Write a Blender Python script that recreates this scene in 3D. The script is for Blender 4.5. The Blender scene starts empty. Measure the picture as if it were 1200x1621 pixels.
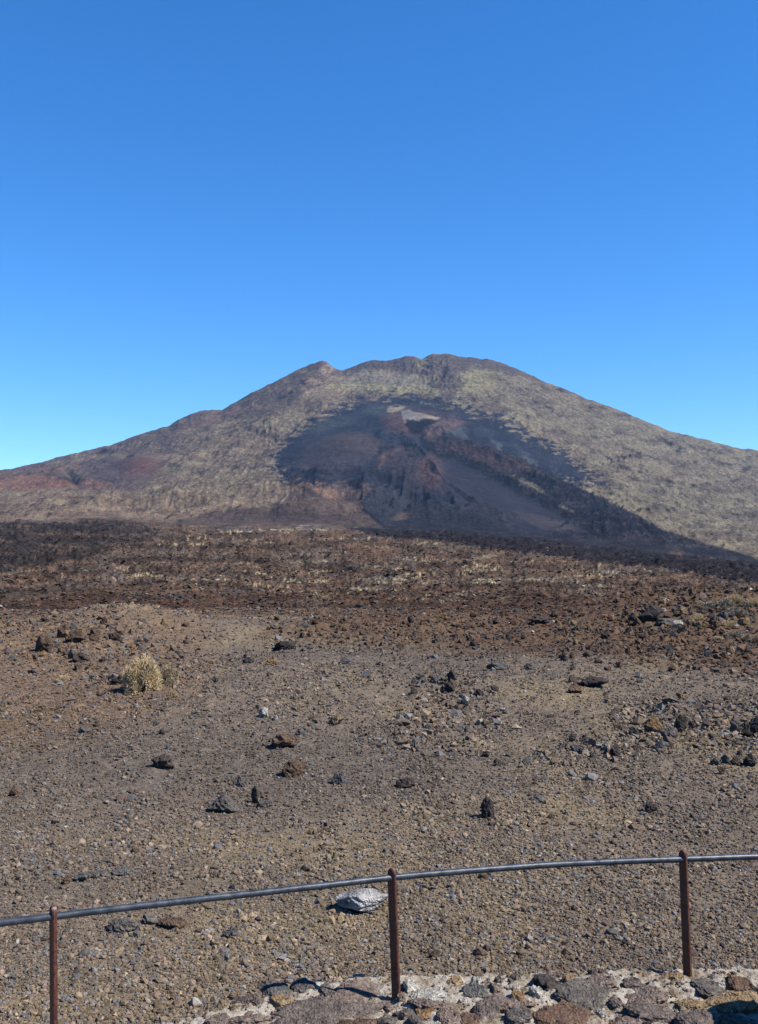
import bpy, math, random
import numpy as np

# ------------------------------------------------------------------ camera, world, sun, exposure
HC = 3.34          # eye height above the gravel in front of the low wall
F = 1560.0         # focal length in photograph pixels (1200 wide)
VH = 856.0         # photograph row of the horizon
sc = bpy.context.scene
cam_d = bpy.data.cameras.new('camera')
cam = bpy.data.objects.new('camera', cam_d)
sc.collection.objects.link(cam)
cam.location = (0, 0, HC)
cam.rotation_euler = (math.radians(90), 0, 0)
cam_d.sensor_fit = 'HORIZONTAL'
cam_d.sensor_width = 36.0
cam_d.lens = 36.0 * F / 1200.0
cam_d.shift_y = (VH - 810.5) / 1200.0
cam_d.clip_start = 0.1
cam_d.clip_end = 60000
sc.camera = cam

SUN = np.array([0.82, -0.26, 1.0]); SUN /= np.linalg.norm(SUN)
EL = math.asin(SUN[2]); AZ = math.atan2(SUN[0], SUN[1])
world = bpy.data.worlds.new('World'); sc.world = world
world.use_nodes = True
wn, wl = world.node_tree.nodes, world.node_tree.links
sky = wn.new('ShaderNodeTexSky'); sky.sky_type = 'NISHITA'
sky.sun_disc = False
sky.sun_elevation = EL; sky.sun_rotation = AZ
sky.altitude = 2100; sky.air_density = 1.0; sky.dust_density = 0.1; sky.ozone_density = 2.4
hsv = wn.new('ShaderNodeHueSaturation'); hsv.inputs['Saturation'].default_value = 1.32; hsv.inputs['Value'].default_value = 1.12
wl.new(sky.outputs[0], hsv.inputs['Color'])
gam = wn.new('ShaderNodeGamma'); gam.inputs['Gamma'].default_value = 0.92
wl.new(hsv.outputs[0], gam.inputs['Color'])
tint = wn.new('ShaderNodeMix'); tint.data_type = 'RGBA'; tint.blend_type = 'MULTIPLY'; tint.inputs[0].default_value = 1.0
wl.new(gam.outputs[0], tint.inputs[6]); tint.inputs[7].default_value = (.76, 1.0, 1.24, 1)
wl.new(tint.outputs[2], wn['Background'].inputs['Color'])
wn['Background'].inputs['Strength'].default_value = 0.077
sun_d = bpy.data.lights.new('sun', 'SUN'); sun_d.energy = 5.0; sun_d.angle = math.radians(0.53)
sun_d.color = (1.0, 0.93, 0.83)
sun = bpy.data.objects.new('sun', sun_d); sc.collection.objects.link(sun)
sun.rotation_euler = (math.pi/2 - EL, 0, math.pi - AZ)
sun.location = (30, -10, 40)
sc.view_settings.view_transform = 'Standard'; sc.view_settings.look = 'None'
sc.view_settings.exposure = 1.2; sc.view_settings.gamma = 1.0
sc.cycles.use_denoising = True; sc.cycles.denoising_prefilter = 'ACCURATE'
sc.cycles.max_bounces = 6

# ------------------------------------------------------------------ noise
def _h(ix, iy, s):
    x = ix.astype(np.int64).astype(np.uint32); y = iy.astype(np.int64).astype(np.uint32)
    h = x * np.uint32(374761393) + y * np.uint32(668265263) + np.uint32((s * 2246822519 + 12345) & 0xffffffff)
    h = (h ^ (h >> np.uint32(13))) * np.uint32(1274126177)
    h = h ^ (h >> np.uint32(16))
    h = h * np.uint32(2654435761)
    return h ^ (h >> np.uint32(15))
def _r(h): return (h & np.uint32(0xffffff)).astype(np.float32) / np.float32(16777216.0)
def perlin(x, y, s=0):
    x0 = np.floor(x); y0 = np.floor(y)
    fx = (x - x0).astype(np.float32); fy = (y - y0).astype(np.float32)
    u = fx*fx*fx*(fx*(fx*6-15)+10); v = fy*fy*fy*(fy*(fy*6-15)+10)
    def g(i, j):
        a = _r(_h(x0+i, y0+j, s)) * np.float32(6.2831853)
        return np.cos(a)*(fx-i) + np.sin(a)*(fy-j)
    a = g(0,0); b = g(1,0); c = g(0,1); d = g(1,1)
    return 1.5*((a+(b-a)*u) + ((c+(d-c)*u) - (a+(b-a)*u))*v)
def fbm(x, y, oct=4, s=0, gain=0.5, lac=2.03):
    t = 0; a = 1.0; n = 0
    for k in range(oct):
        t = t + a*perlin(x, y, s+k*17); n += a
        x = x*lac+3.1; y = y*lac+7.7; a *= gain
    return t/n*1.4
def ridged(x, y, oct=4, s=0, gain=0.55, lac=2.1):
    t = 0; a = 1.0; n = 0
    for k in range(oct):
        t = t + a*(1-2*np.abs(perlin(x, y, s+k*17))); n += a
        x = x*lac+3.1; y = y*lac+7.7; a *= gain
    return t/n
def worley(x, y, s=0):
    x0 = np.floor(x); y0 = np.floor(y); best = np.full(x.shape, 9.0, np.float32); cid = np.zeros(x.shape, np.float32)
    for i in (-1,0,1):
        for j in (-1,0,1):
            h = _h(x0+i, y0+j, s)
            px = x0+i+_r(h); py = y0+j+_r(h*np.uint32(747796405)+np.uint32(99))
            d = ((x-px)**2+(y-py)**2).astype(np.float32)
            m = d < best
            best = np.where(m, d, best); cid = np.where(m, _r(h*np.uint32(277803737)+np.uint32(7)), cid)
    return np.sqrt(best), cid
def sstep(a, b, x):
    t = np.clip((x-a)/(b-a), 0, 1); return t*t*(3-2*t)
def lin(*c):
    c = np.array(c, float)/255.0
    return np.where(c <= 0.04045, c/12.92, ((c+0.055)/1.055)**2.4)
def polymask(px, v, pts, soft=3.0):
    """1 inside the outline, 0 outside, with a soft edge"""
    pts = np.array(pts, float); n = len(pts)
    out = np.zeros(px.shape, np.float32)
    x0, y0 = pts.min(0)-soft*2; x1, y1 = pts.max(0)+soft*2
    sel = (px > x0) & (px < x1) & (v > y0) & (v < y1)
    if not sel.any(): return out
    X = px[sel]; Y = v[sel]
    d = np.full(X.shape, 1e9); ins = np.zeros(X.shape, bool)
    for i in range(n):
        ax, ay = pts[i]; bx, by = pts[(i+1) % n]
        dx, dy = bx-ax, by-ay
        t = np.clip(((X-ax)*dx+(Y-ay)*dy)/(dx*dx+dy*dy+1e-9), 0, 1)
        d = np.minimum(d, (X-ax-t*dx)**2+(Y-ay-t*dy)**2)
        if ay != by:
            c = ((ay > Y) != (by > Y)) & (X < (bx-ax)*(Y-ay)/(by-ay)+ax)
            ins ^= c
    d = np.sqrt(d)
    out[sel] = sstep(-soft, soft, np.where(ins, d, -d))
    return out
def ell(px, v, cx, cy, rx, ry, rot=0, soft=0.4):
    a = math.radians(rot); dx = px-cx; dy = v-cy
    X = (dx*math.cos(a)+dy*math.sin(a))/rx; Y = (-dx*math.sin(a)+dy*math.cos(a))/ry
    return 1-sstep(1-soft, 1+soft, np.sqrt(X*X+Y*Y))
def mixc(col, c, m):
    m = np.clip(m, 0, 1)[..., None]
    return col*(1-m) + np.asarray(c)*m

# ------------------------------------------------------------------ terrain functions
CREST = np.array([(-1200,862),(-800,850),(-400,800),(-150,764),(0,745),(30,741),(60,734),(110,721),(150,712),(185,701),(215,690),(250,680),(270,674),
 (300,658),(318,651),(335,648),(352,649),(368,639),(385,630),(430,607),(470,586),(490,577),(510,572),(518,575),(527,583),(542,589),(558,582),(575,575),
 (592,571),(610,573),(640,566),(655,566),(668,570),(678,565),(690,562),(708,562),(725,566),(745,567),(770,569),(800,578),(835,592),(860,604),(900,618),(940,637),
 (1000,659),(1060,682),(1130,700),(1200,715),(1300,738),(1500,785),(1800,840),(2200,862)], float)
BASE = np.array([(-1200,870),(-400,832),(0,828),(150,822),(250,830),(350,832),(600,838),(700,838),(850,850),(950,865),(1050,878),(1200,893),(1500,915),(2200,925)], float)
WD = np.log(np.array([45,62,80,120,250,500,1000,2000.0])); WV = np.array([1.15,1.16,1.0,.80,.50,.28,.12,0.0])
D0, D1, D2 = 45.0, 2000.0, 5500.0

def near_h(x, y):
    """gravel plain, metres"""
    z = (0.16*fbm(x/6.0, y/6.0, 4, 5) + .05*fbm(x/1.8, y/1.8, 3, 6)) * sstep(8, 18, y) - .30*(1-sstep(6.5, 24, y))
    z = z + 0.030*fbm(x/1.1, y/1.5, 3, 8)
    z = z + 0.012*fbm(x/0.22, y/0.22, 2, 11)
    g = lambda cx, cy, rx, ry, h: h*np.exp(-((x-cx)/rx)**2-((y-cy)/ry)**2)
    z = z + g(-9.6, 37, 3.2, 4.0, .85) + g(12.5, 40, 4.6, 7, 1.15) + g(15.5, 38, 3, 5, .55)
    z = z + g(-12.5, 31, 4, 4, .45) + g(1.9, 22.5, 1.7, 1.3, .22) + g(-2.5, 37, 5, 3.5, .35) + g(8, 19, 3.5, 1.2, .18)
    z = z + g(3.2, 38, 3, 2.5, .38) + g(6.5, 28, 2.4, 1.3, .14) + g(5.0, 15.3, 2.2, .9, .10) + g(-4, 19, 2.5, 1.5, .10)
    r = rubble(600+F*x/y, row_of(y))
    z = z + r*0.16*np.maximum(0, fbm(x/0.6, y/0.6, 3, 21))*sstep(9, 20, y)
    return z
def row_of(y): return VH+F*(HC+.30*(1-sstep(6.5, 24, y)))/y
def rubble(px, v):
    m = polymask(px, v, [(880,1010),(960,975),(1000,950),(1400,940),(1400,1075),(1150,1075),(1010,1050),(900,1045)], 18)
    m = np.maximum(m, polymask(px, v, [(650,1075),(740,1065),(790,1110),(800,1150),(740,1200),(640,1200),(560,1180),(620,1140)], 18))
    m = np.maximum(m, polymask(px, v, [(960,1110),(1400,1100),(1400,1195),(1090,1190),(960,1215),(830,1215),(860,1180),(980,1165)], 14))
    m = np.maximum(m, .8*polymask(px, v, [(-200,975),(100,975),(240,990),(330,1060),(300,1110),(150,1100),(60,1060),(-200,1060)], 25))
    m = np.maximum(m, .9*polymask(px, v, [(420,985),(700,985),(1000,985),(960,1040),(800,1020),(640,1030),(500,1035),(420,1020)], 14))
    m = np.maximum(m, .45*polymask(px, v, [(380,1060),(520,1060),(560,1110),(500,1170),(400,1140)], 20))
    m = np.maximum(m, .55*sstep(1120, 1040, v)*sstep(-.35, .3, fbm(px/90, v/22, 3, 23)))
    m = np.maximum(m, .5*polymask(px, v, [(-300,1040),(330,1040),(420,1120),(300,1190),(-300,1230)], 30)*sstep(-.3,.3,fbm(px/60, v/25, 3, 24)))
    m = np.maximum(m, .5*sstep(.12, .5, fbm(px/80, v/34, 3, 25)))
    return m
def field_v(px, y):
    b = np.interp(px, BASE[:,0], BASE[:,1])
    return b + (955-b)*np.interp(np.log(y), WD, WV)
def field_h(x, y):
    px = 600+F*x/y; L = np.log(y); u = x/y
    z = HC-(field_v(px, y)-VH)/F*y
    amp = np.interp(L, WD, [0.0,.0030,.0050,.0070,.0075,.0070,.0060,.0040])
    K = 1.0
    n = 1.7*ridged(u*11+4, L*8, 4, 31) + .85*ridged(u*30, L*26, 3, 33) + .38*fbm(u*75, L*70, 3, 35) + .10*ridged(u*190, L*190, 2, 37) + .03*fbm(u*420, L*420, 2, 39) - 1.0
    z = z + y/F*5.5*polymask(px, L*100, [(-900,650),(0,650),(210,655),(270,690),(200,715),(0,725),(-900,725)], 9)
    return z + amp*y*n*K*(1-.6*sstep(900, 2000, y))
def terr_h(x, y):
    a = near_h(x, y); b = field_h(x, y)
    # gravel ends at a low lip, then the lava field
    w = sstep(43, 58, y + 3.5*fbm(x/9, y*0+2.2, 2, 51))
    return a*(1-w) + b*w
def mt_t(y): return (y-D1)/(D2-D1)

def bump(px, v, cx, cy, rx, ry, h, rot=0, p=2):
    a = math.radians(rot); dx = px-cx; dy = v-cy
    X = (dx*math.cos(a)+dy*math.sin(a))/rx; Y = (-dx*math.sin(a)+dy*math.cos(a))/ry
    return h*np.exp(-(X*X+Y*Y)**(p/2))
def mt_relief(px, v, x, y):
    """relief of the volcano in metres, laid out on its own flank map (px, v)"""
    n = fbm(x/520, y/520, 3, 61)*30
    fall = (px-690)/(np.maximum(v-520, 20))          # lines running down the cone
    n = n + ridged(fall*4.6+.25*fbm(px/60,v/30,2,66), v/160.0, 4, 65)*7*sstep(.0, .5, (v-565)/120)
    n = n + ridged(x/320, y/420, 3, 67)*10 + fbm(x/260, y/330, 6, 68, .62)*24
    n = n + ridged(fall*15+.5*fbm(px/25, v/12, 2, 64), v/26.0, 3, 63)*3.5 + fbm(x/22, y/26, 3, 69)*4.0 + 16*sstep(.25, .7, ridged(x/260+9, y/420, 3, 70))*sstep(0, .5, fbm(x/500, y/500, 2, 79)+.1)
    smooth = np.maximum.reduce([polymask(px, v, [(428,738),(460,690),(545,642),(630,626),(745,650),(850,697),(962,768),(905,760),(800,730),(700,700),(600,690),(590,740),(500,745)], 10),
                                polymask(px, v, [(690,715),(760,745),(850,795),(960,842),(850,845),(740,810),(690,770)], 8),
                                ell(px, v, 215, 738, 50, 25)])
    n = n*(1-.85*smooth)
    b = bump
    jag = 1+.4*fbm(px/18, v/6, 3, 62)
    def rl(pts, wd, h):
        d = np.full(px.shape, 1e9)
        for (ax, ay), (bx, by) in zip(pts[:-1], pts[1:]):
            dx, dy = bx-ax, by-ay
            t = np.clip(((px-ax)*dx+(v-ay)*dy)/(dx*dx+dy*dy), 0, 1)
            d = np.minimum(d, (px-ax-t*dx)**2+((v-ay-t*dy)*1.3)**2)
        return h*np.exp(-np.sqrt(d)/wd)*jag
    n = n + b(px,v,555,716,58,24,46) + b(px,v,500,782,34,12,30) - b(px,v,487,782,10,4,12)
    n = n + b(px,v,648,676,42,15,38) - b(px,v,662,684,14,7,34) + b(px,v,622,652,12,5,14)
    n = n + b(px,v,640,728,34,15,30) - b(px,v,641,716,12,4,34) + b(px,v,682,748,22,16,18)
    n = n + rl([(655,690),(700,700),(760,722),(820,752),(880,788),(960,812),(1030,842)], 6, 24)
    n = n + rl([(645,712),(618,730),(592,752),(577,782),(573,808)], 6, 12) + rl([(652,712),(682,738),(702,768),(760,808),(850,842)], 6, 16)
    n = n + rl([(640,752),(642,785),(625,815)], 6, 15) + rl([(700,690),(722,676),(745,680)], 7, 15) + rl([(560,765),(530,745),(480,760)], 9, 10)
    n = n + rl([(900,700),(1000,745),(1120,780)], 7, 9) + rl([(960,668),(1080,730),(1200,775)], 7, 9) + rl([(500,600),(440,640),(400,690),(340,760)], 8, 9)
    gg = np.random.default_rng(33)
    for _ in range(46):                               # gullies and spurs down the flanks
        x0 = gg.uniform(-60, 1260); v0 = gg.uniform(600, 760); k_ = gg.uniform(25, 80)/math.hypot(x0-690, (v0-500))
        sx = x0+(x0-690)*k_; sy = v0+(v0-500)*k_*.75
        mx_ = (x0+sx)/2+gg.uniform(-6, 6); my_ = (v0+sy)/2
        if 430 < x0 < 900 and v0 > 630: continue
        n = n + rl([(x0, v0), (mx_, my_), (sx, sy)], gg.uniform(2.5, 5), gg.choice([-1, 1])*gg.uniform(5, 11))
    n = n + b(px,v,220,737,42,15,30) - b(px,v,204,728,8,3,14) + b(px,v,80,762,75,12,34) - b(px,v,112,766,12,5,30,30)
    n = n + b(px,v,172,711,14,5,18) + b(px,v,512,584,14,7,20) + b(px,v,445,822,130,12,22) + b(px,v,60,804,90,14,16)
    n = n + 16*polymask(px, v, FLOW, 8)*(1+.9*ridged(x/130, y/260, 4, 71))*.7 + 7*polymask(px, v, FLOW, 5)*ridged(x/38, y/60, 3, 72)
    n = n + 5*polymask(px, v, [(600,850),(560,800),(600,760),(700,790),(860,850)], 8)*ridged(x/38, y/60, 3, 76)
    n = n + b(px,v,700,590,34,26,15)*ridged(px/14, v/9, 3, 73)*1.5
    n = n + b(px,v,430,690,14,16,12)*ridged(px/10, v/6, 2, 74)*1.4
    n = n + b(px,v,985,740,34,14,14)*ridged(px/9, v/5, 2, 75)*1.6
    return n
FLOW = [(672,690),(740,698),(800,715),(850,738),(905,768),(965,793),(1000,812),(1060,842),(1200,884),(1500,905),(1500,930),(1200,905),(1040,885),(900,862),
        (850,850),(900,838),(935,845),(880,812),(800,768),(740,738),(672,712)]
ASH = [(428,738),(440,712),(460,690),(500,662),(545,642),(590,630),(630,626),(665,628),(710,638),(745,650),(790,662),(815,678),(850,697),(890,715),(925,742),(962,768),
       (905,762),(960,795),(1010,815),(1060,845),(1000,856),(900,852),(700,845),(610,838),(575,810),(570,795),(585,775),(540,768),(470,764),(440,750)]

# mostly the materials' own colours (ash, pumice, shrubs, iron red), some shade painted in
def C(r, g, b, k=1.0): return lin(r, g, b)*k*.40
_g = np.random.default_rng(12)
LEDGES_SHADOWS = [(990,740,13,3.2,28),(942,692,8,2.4,24),(1062,762,9,2.6,26),(870,646,8,2.4,22),(1182,742,4,8,60),(434,690,7,4,40),(417,684,5,3,-30),(705,586,7,4,60),(698,597,6,3,50),
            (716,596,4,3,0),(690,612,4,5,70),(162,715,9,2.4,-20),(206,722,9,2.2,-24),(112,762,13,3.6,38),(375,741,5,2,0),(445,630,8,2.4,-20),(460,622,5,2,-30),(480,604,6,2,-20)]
for _ in range(120):  # small crescent shadows, painted as dark spots along the fall lines
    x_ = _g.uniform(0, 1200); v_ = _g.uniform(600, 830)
    LEDGES_SHADOWS.append((x_, v_, _g.uniform(2.5, 8), _g.uniform(.9, 2.0), math.degrees(math.atan2(v_-520, (x_-690)*1.1+1e-3))*(1 if x_ > 690 else 1) - (0 if x_ > 690 else 180)))
def mount_color(px, v):
    wx = fbm(px/26, v/12, 4, 81)*4.5 + fbm(px/5, v/3, 2, 82)*2.2
    wy = fbm(px/26+40, v/12, 4, 83)*2.4 + fbm(px/5, v/3+9, 2, 84)*1.2
    X = px+wx; Y = v+wy; ONE = np.ones(px.shape+(3,))
    n1 = fbm(px/60, v/30, 3, 85); n2 = fbm(px/9, v/3.2, 3, 86); n3 = fbm(px/3.2, v/1.4, 2, 87); n0 = fbm(px/140, v/60, 2, 80)
    fl = (px-690)/(np.maximum(v-500, 25)); fw = fl + .05*fbm(px/30, v/14, 3, 96)
    st = fbm(fw*26, v/9.0, 4, 97); st2 = fbm(fw*8, v/22.0, 4, 98); fine = fbm(px/2.2, v/1.2, 3, 95)
    # ground of the flanks: olive-tan scrub on pumice, browner to the left, greener high up and to the right
    col = ONE*C(120,106,92)
    col = mixc(col, C(122,114,97), np.clip(sstep(520,760,px)*.8+n0*.5, 0, 1))
    col = mixc(col, C(136,114,98), polymask(X, Y, [(-400,840),(-100,785),(120,785),(260,790),(420,800),(300,835),(0,832)], 18)*.6)
    fa = fbm(px/34+wx*.1, v/13, 6, 191, .70)*1.5; fb = fbm(px/44, v/15+wy*.2, 6, 192, .70)*1.5
    sc1 = np.clip(sstep(-.1,.5,.25*st+fa+.2*n1), 0, 1)
    col = mixc(col, C(142,133,110), sc1*.48)
    col = mixc(col, C(88,75,70), sstep(.05,.5,.6*st2+.8*fb)*.58)
    col = mixc(col, C(64,54,52), sstep(.35,.62,.4*st-fa+.3*fine)*.65)
    # left shoulder, purple-brown bare rock
    m = polymask(X, Y, [(-400,800),(0,741),(150,708),(215,686),(320,645),(430,602),(510,566),(545,590),(520,604),(470,625),(420,655),(360,662),(330,680),(280,700),(262,735),(215,775),(130,772),(0,762),(-400,820)], 6)
    col = mixc(col, mixc(ONE*C(98,84,80), C(130,118,100), sstep(.05,.5,.5*st+fa)*.75), m*.9)
    col = mixc(col, C(112,90,82), .7*m*(ell(X, Y, 340, 662, 50, 9, -22)+ell(X, Y, 420, 632, 40, 8, -28)+ell(X,Y,60,745,70,8,-6))*.7)
    m = polymask(X, Y, [(-400,790),(0,753),(60,752),(105,760),(126,771),(60,776),(0,775),(-400,830)], 3); col = mixc(col, C(138,102,86), m*.85)
    col = mixc(col, C(80,70,74), ell(X, Y, 178, 752, 54, 20, 0, .5)*.85)
    col = mixc(col, C(110,78,72), ell(X, Y, 222, 738, 30, 15, 0, .7)*.85)
    col = mixc(col, C(124,92,80), ell(X, Y, 150, 767, 26, 7)*.6)
    col = mixc(col, C(126,108,106), ell(X, Y, 172, 708, 15, 5)*sstep(-.3,.2,fine)*.85)
    # summit crags and screes
    crag = polymask(X, Y, [(540,588),(575,570),(640,560),(660,560),(770,564),(860,600),(800,592),(740,580),(728,608),(712,640),(692,620),(700,590),(670,596),(640,586),(600,583)], 3)
    col = mixc(col, mixc(ONE*C(92,82,82), C(58,50,56), sstep(.05,.35,fine+.5*n2)*.8), crag*.85)
    col = mixc(col, C(132,126,114), polymask(X, Y, [(535,602),(575,584),(640,594),(690,605),(680,622),(600,622),(540,618)], 5)*.6)
    col = mixc(col, C(152,146,106), (ell(X, Y, 760, 600, 36, 16)+ell(X, Y, 560, 612, 44, 8)+ell(X,Y,640,617,70,7)+ell(X,Y,668,576,12,9))*sstep(-.35,.25,n2+.4*fine)*.75)
    col = mixc(col, C(84,74,72), (ell(X, Y, 775, 645, 42, 9, 12)+ell(X, Y, 850, 632, 12, 26, -58)+ell(X, Y, 800, 610, 8, 30, -60))*sstep(-.3,.2,n2)*.7)
    col = mixc(col, C(184,156,138), ell(X, Y, 517, 585, 11, 8)*sstep(-.15,.2,fine+.3*n2)*.9)
    col = mixc(col, C(164,140,120), ell(X, Y, 495, 604, 16, 5)*sstep(-.3,.2,fine)*.7)
    # brown low ground left of the ash
    m = polymask(X, Y, [(440,746),(560,742),(600,765),(580,800),(608,834),(440,836),(280,828),(330,812),(430,800),(455,785),(470,765)], 5)
    col = mixc(col, mixc(ONE*C(88,74,70), C(118,104,88), sstep(.1,.6,st+.5*fine)*.6), m*.92)
    col = mixc(col, C(130,104,90), (ell(X, Y, 488, 769, 22, 6, -8)+ell(X, Y, 515, 778, 24, 8, 20))*.75)
    col = mixc(col, C(72,60,60), (ell(X, Y, 486, 774, 8, 3)+ell(X,Y,528,742,26,5,-14))*.7)
    col = mixc(col, C(74,64,64), polymask(X, Y, [(330,828),(345,812),(440,798),(520,802),(560,820),(520,836),(400,836)], 8)*.55)
    # ash apron: crisp below, breaking into islands of scrub above
    a1 = polymask(X, Y, ASH, 2.0); a2 = polymask(X, Y, ASH, 26)
    frag = fbm(px/20, v/5.5, 6, 93, .72)*1.3
    hi = sstep(785, 765, v)
    a = a1*(1-hi) + sstep(.40, .56, a2 + .75*frag*np.clip(6*a2*(1-a2), 0, 1))*hi
    ash = ONE*C(34,38,52)
    ash = mixc(ash, C(58,61,74), sstep(-.1,.4,fa)*.65)
    ash = mixc(ash, C(74,70,74), sstep(.15,.5,fb)*.45)
    ash = mixc(ash, C(38,38,48), sstep(0,.5,fbm(fw*16, v/26, 4, 94))*.6)
    ash = mixc(ash, C(88,94,98), np.clip(sstep(-.1,.5,fbm(fw*12, v/55, 3, 90))*polymask(px, v, [(690,650),(740,672),(810,702),(900,745),(870,752),(790,722),(700,684)], 12),0,1)*.8)
    ash = mixc(ash, C(84,92,92), (ell(X, Y, 610, 650, 34, 9)*.6+ell(X, Y, 520, 672, 44, 9, -12)*.35))
    dome = polymask(X, Y, [(462,732),(480,710),(515,690),(555,681),(590,688),(612,702),(598,716),(575,738),(540,746),(480,742)], 3)
    ash = mixc(ash, mixc(ONE*C(68,60,64), C(84,72,66), ell(X, Y, 560, 700, 46, 14, 0, .8)), dome*.85)  # the dome's lit top is painted in as a lighter brown
    ash = mixc(ash, C(34,34,42), polymask(X, Y, [(604,706),(618,700),(606,722),(590,748),(572,770),(560,765),(580,740)], 3)*.7)
    ash = mixc(ash, C(70,60,62), polymask(X, Y, [(600,730),(612,716),(636,704),(650,710),(670,722),(700,745),(690,775),(650,770),(620,752)], 4)*.8)
    ash = mixc(ash, C(112,86,76), polymask(X, Y, [(594,736),(600,722),(622,712),(634,712),(612,726),(600,742)], 2.5)*.7)
    ash = mixc(ash, C(104,74,70), ell(X, Y, 681, 738, 17, 18, 0, .7)*.65)
    ash = mixc(ash, C(92,66,64), ell(X, Y, 690, 755, 22, 20, 0, .8)*.5)
    ash = mixc(ash, C(52,50,58), polymask(X, Y, [(705,725),(760,752),(850,797),(950,842),(850,848),(740,815),(700,780)], 8)*.7)
    ash = mixc(ash, C(90,80,76), ell(X, Y, 870, 829, 54, 8, 16, .7)*.6)
    ash = mixc(ash, C(60,60,68), polymask(X, Y, [(575,800),(585,776),(610,766),(640,775),(650,800),(625,825),(606,832)], 3)*.75)
    ash = mixc(ash, C(114,98,86), ell(X, Y, 645, 817, 22, 6, -8)*.85)
    rough = sstep(-.1,.3,fine+.3*n2)
    ash = mixc(ash, mixc(ONE*C(30,30,38), C(66,64,70), rough*.7), polymask(X, Y, [(608,838),(640,826),(655,800),(650,780),(665,785),(690,800),(740,812),(800,835),(860,848),(700,850)], 4)*.9)
    ash = mixc(ash, mixc(ONE*C(40,36,42), C(80,74,76), rough*.5), polymask(X, Y, [(625,740),(640,728),(655,745),(662,775),(655,800),(635,780)], 3)*.6)
    ash = mixc(ash, C(50,53,66), .28)
    # dark rim of the grey lobe
    for (ax, ay), (bx, by) in (((578,772),(571,792)),((571,792),(576,808)),((576,808),(606,831)),((606,831),(640,838))):
        dx, dy = bx-ax, by-ay; t = np.clip(((px-ax)*dx+(v-ay)*dy)/(dx*dx+dy*dy), 0, 1)
        ash = mixc(ash, C(30,29,36), (np.hypot(px-ax-t*dx+wx*.2, v-ay-t*dy) < 2.4)*.85)
    col = col*(1-a[...,None]) + ash*a[...,None]
    # the big black flow
    f = polymask(X, Y, FLOW, 1.6)
    flow = mixc(ONE*C(28,26,33), C(88,82,86), sstep(.08,.42,.7*fine+.5*fa+.2*n3)*.6)
    flow = mixc(flow, C(78,60,60), polymask(X, Y, [(672,690),(740,698),(830,730),(870,752),(790,745),(700,708)], 4)*.5)
    col = col*(1-.95*f[...,None])+flow*.95*f[...,None]
    col = mixc(col, C(122,114,98), (ell(X, Y, 842, 769, 25, 3.6, 30)+ell(X, Y, 896, 806, 12, 2.4, 28)+ell(X,Y,812,753,5,1.6))*sstep(-.4,.1,fine)*.85)
    # the upper vent; shade in its pits is painted near-black
    w = lambda pts, sf=1.5: polymask(px+wx*.3, v+wy*.3, pts, sf)
    col = mixc(col, C(84,68,70), w([(600,668),(612,650),(640,642),(680,650),(716,658),(745,668),(700,690),(660,694),(620,684)], 4)*.6)
    col = mixc(col, C(98,74,74), w([(611,656),(636,655),(645,668),(655,684),(632,681),(616,672)])*.85)
    col = mixc(col, C(98,82,82), w([(664,682),(690,669),(716,661),(738,668),(720,676),(695,687),(672,694)])*.85)
    col = mixc(col, C(160,148,128), w([(610,651),(615,643),(628,640),(642,644),(636,649),(620,654)])*.85)
    col = mixc(col, C(136,132,130), w([(636,651),(648,648),(660,655),(674,664),(664,668),(652,664),(642,671),(637,660)])*.85)
    col = mixc(col, C(156,142,124), w([(655,652),(675,656),(698,662),(690,665),(670,661)])*.85)
    col = mixc(col, C(88,84,88), w([(600,640),(720,640),(720,672),(600,672)])*sstep(.0,.35,fine+.3*n2)*.45)
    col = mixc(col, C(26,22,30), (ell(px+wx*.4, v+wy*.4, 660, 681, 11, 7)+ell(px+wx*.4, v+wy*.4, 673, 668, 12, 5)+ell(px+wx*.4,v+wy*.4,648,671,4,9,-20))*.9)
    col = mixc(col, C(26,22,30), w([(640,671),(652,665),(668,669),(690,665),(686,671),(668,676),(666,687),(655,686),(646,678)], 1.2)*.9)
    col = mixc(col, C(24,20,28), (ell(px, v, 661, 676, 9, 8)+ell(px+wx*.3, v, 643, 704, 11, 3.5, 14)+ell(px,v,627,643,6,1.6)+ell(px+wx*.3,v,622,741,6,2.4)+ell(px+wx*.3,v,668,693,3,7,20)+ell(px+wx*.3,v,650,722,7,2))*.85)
    # dark rock ledges, plus crescent shadows painted as dark spots
    for (ox, oy, rx, ry, ro) in LEDGES_SHADOWS:
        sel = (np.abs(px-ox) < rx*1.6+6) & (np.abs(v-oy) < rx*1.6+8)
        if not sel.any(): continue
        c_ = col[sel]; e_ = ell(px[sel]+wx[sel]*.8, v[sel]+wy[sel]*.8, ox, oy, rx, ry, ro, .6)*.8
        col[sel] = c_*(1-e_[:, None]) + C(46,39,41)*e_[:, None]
    for a_, b_ in (((452,705),(437,716)),((437,716),(429,732)),((429,732),(440,744)),((452,772),(455,784)),((455,784),(444,797))):
        dx, dy = b_[0]-a_[0], b_[1]-a_[1]
        t = np.clip(((px-a_[0])*dx+(v-a_[1])*dy)/(dx*dx+dy*dy), 0, 1)
        col = mixc(col, C(136,126,118), (np.hypot(px-a_[0]-t*dx+wx*.15, v-a_[1]-t*dy) < .9)*.8)
    col = mixc(col, C(54,46,46), sstep(.2,.5,fine)*.6*(1-.5*a))  # shadows of small rocks painted in as dark specks
    return col*(1+.26*n3[...,None])*1.04

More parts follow.
